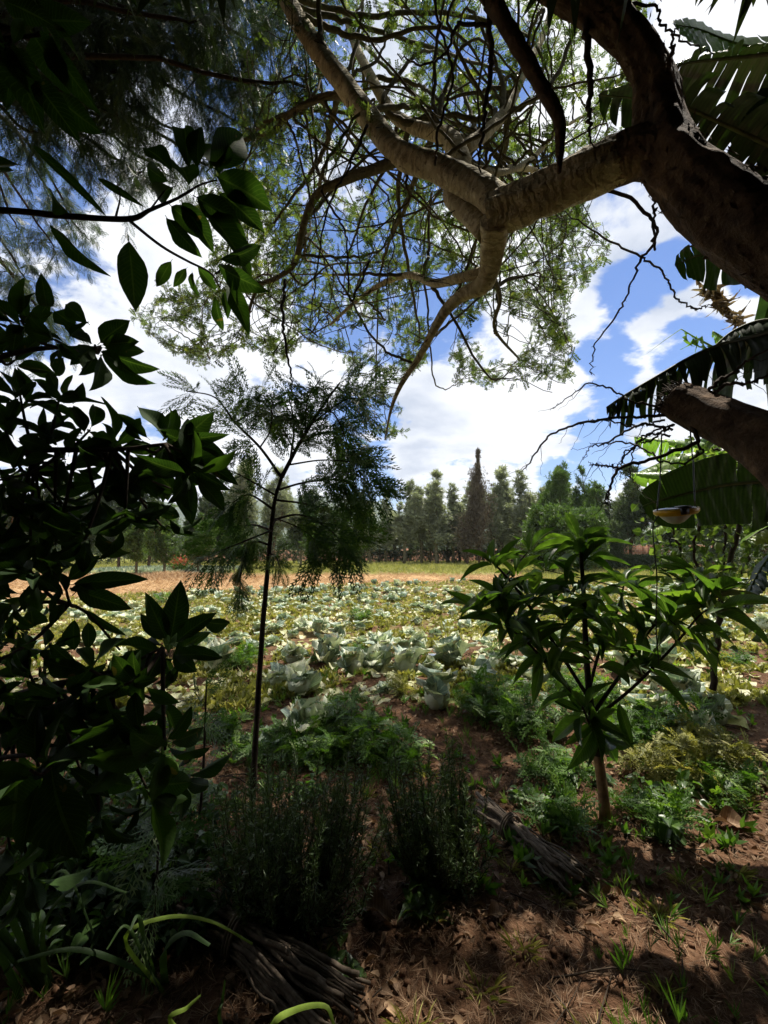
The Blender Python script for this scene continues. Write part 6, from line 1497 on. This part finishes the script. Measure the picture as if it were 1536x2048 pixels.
# strap-leaved clump, lower left
def strap(px, py, label, blades, seed, mat='strap'):
    g = np.random.default_rng(seed); c = gr(px, py); r = empty('strap_leaved_plant', c, label, 'plant', None)
    for k, rows_ in enumerate(blades):
        Q = spline([c + g.normal(size=3) * [.02, .02, 0]] + [at(*q[:3]) for q in rows_], 20); w = np.linspace(1, .15, 20) ** .6 * rows_[0][3]
        T = nrm(np.gradient(Q, axis=0)); S = nrm(np.cross(T, nrm(CAM - Q[8]) + [0, 0, .6])); U = np.cross(S, T)
        V = np.stack([Q - S * w[:, None], Q + U * (w * .35)[:, None], Q + S * w[:, None]], 1).reshape(-1, 3); L = np.zeros((60, 3)); L[:, 0] = np.tile([-1, 0, 1], 20); L[:, 1] = np.repeat(np.linspace(0, 1, 20), 3); L[:, 2] = rows_[0][4]
        q = [(a * 3 + b, a * 3 + b + 1, a * 3 + b + 4, a * 3 + b + 3) for a in range(19) for b in range(2)]
        mb = MB(); mb.raw(V, q, None, L); mb.build('blade', M[mat], r)
def rb(g, px, py, n, d, hmin=250, hmax=420):
    out = []
    for k in range(n):
        dx = g.normal() * 170; h = g.uniform(hmin, hmax); out.append([(px + dx * .4, py - h * .6, d, g.uniform(.006, .014), g.random() * .6), (px + dx, py - h, d - .05, 0, 0), (px + dx * 1.7, py - h * g.uniform(.4, .95), d - .1, 0, 0)])
    return out
g = np.random.default_rng(71)
strap(90, 2000, 'dark clump of long strap leaves in the lower left corner', rb(g, 40, 1960, 10, 1.6, 130, 300), 1)
strap(330, 1990, 'clump with one pale leaf arching over the lower stick bundle', [[(250, 1880, 1.5, .008, .9), (330, 1835, 1.5, 0, 0), (420, 1842, 1.5, 0, 0), (505, 1888, 1.48, 0, 0)]] + rb(g, 300, 1960, 4, 1.5, 60, 130), 2)
c_ = 0
strap(500, 2160, 'young strap plant with bright green blades at the bottom edge', [[(540, 2060, 1.30, .010, .98), (590, 2020, 1.30, 0, 0), (650, 2012, 1.28, 0, 0), (668, 2050, 1.26, 0, 0)], [(345, 2050, 1.32, .008, .95), (375, 2015, 1.32, 0, 0), (402, 1990, 1.32, 0, 0)], [(440, 2040, 1.32, .006, .3), (445, 2000, 1.32, 0, 0), (450, 1960, 1.32, 0, 0)]], 3)
for k in range(26):   # grass tufts on the soil
    x, y = [(.2, 2.1), (.55, 1.9), (.8, 2.2), (.9, 2.5), (1.2, 2.1), (.35, 1.75), (.1, 1.6), (.7, 1.6), (1.0, 1.75), (1.45, 2.3), (.95, 2.9), (1.6, 2.7), (.0, 2.5), (.5, 2.9), (1.3, 1.5), (-.1, 3.1), (.3, 3.3), (-.9, 2.9), (1.9, 3.2), (2.3, 3.0), (1.75, 2.35), (.62, 2.35), (.15, 1.42), (.9, 1.4), (-.25, 1.9), (1.15, 2.75)][k]
    g = np.random.default_rng(400 + k); n = int(g.integers(26, 60)); a = g.random(n) * 6.28; rr = g.random(n) * .07
    c = np.array([x, y, float(gz(x, y))]); mb = MB(); ln = g.uniform(.025, .07, n); D = nrm(np.stack([np.cos(a) * .7, np.sin(a) * .7, g.uniform(.6, 2.6, n)], -1))
    mb.inst(tpl_leaf(5, 3, .3, .5, .3, .5), frames(D, np.tile([0, 0, 1.], (n, 1)) - D * .5, ln * .07, ln), c + np.stack([np.cos(a) * rr, np.sin(a) * rr, 0 * a], -1))
    o = mb.build('grass_tuft', M['grass'], None, origin=tuple(c)); tag(o, 'short grass tuft on the shaded red brown soil of the foreground', 'grass tuft', 'grass tufts on the foreground soil')
# large dry leaves on the soil
DLt = [tpl_leaf(9, 7, .5, .8, .5, .35, .10, .1, 120 + k, .15) for k in range(4)]
for k, (px, py, l_, lab) in enumerate([(700, 1668, .16, 'big curled dry leaf lit by the sun between the two rosemary bushes'), (735, 1710, .12, 'smaller dry leaf just below the big curled one'), (790, 1860, .2, 'long folded dry leaf on the soil below the tall rosemary bush'), (1420, 1650, .22, 'long brown dry leaf in the shade at right'), (570, 1470, .22, 'large pale grey dry leaf at the right of the sapling trunk'), (1015, 1590, .10, 'dry leaf beyond the upper end of the stick bundle'), (970, 1850, .12, 'dry leaf on the soil below the stick bundle'), (1250, 1800, .10, 'dry leaf right of the lower end of the stick bundle')]):
    c = gr(px, py); a = [.4, 1.9, 2.5, -.5, .9, 1.2, .2, 2.8][k]; mb = MB(); mb.inst(DLt[k % 4], frames(np.array([[math.cos(a), math.sin(a), .18]]), np.array([[.1, -.3, 1.]]), l_ * .55, l_), (c + [0, 0, .012])[None], np.array([.9 if k in (0, 4) else .5]))
    o = mb.build('dry_leaf', M['litter'], None, origin=tuple(c)); tag(o, lab, 'dry leaf')

# ------------------------------------------------------------------ air
hz = MB(); hz.box((0, 900, 149.5), (2900, 2300, 155), var=0)
N = NT('haze'); pv = N.n('ShaderNodeVolumePrincipled'); pv.inputs['Color'].default_value = (.80, .88, 1, 1); pv.inputs['Density'].default_value = .00022
N.l(pv.outputs[0], N.out.inputs['Volume'])
o = hz.build('haze', N.m, smooth=False); tag(o, 'thin bluish daylight haze over the far hills', 'haze', kind='stuff')
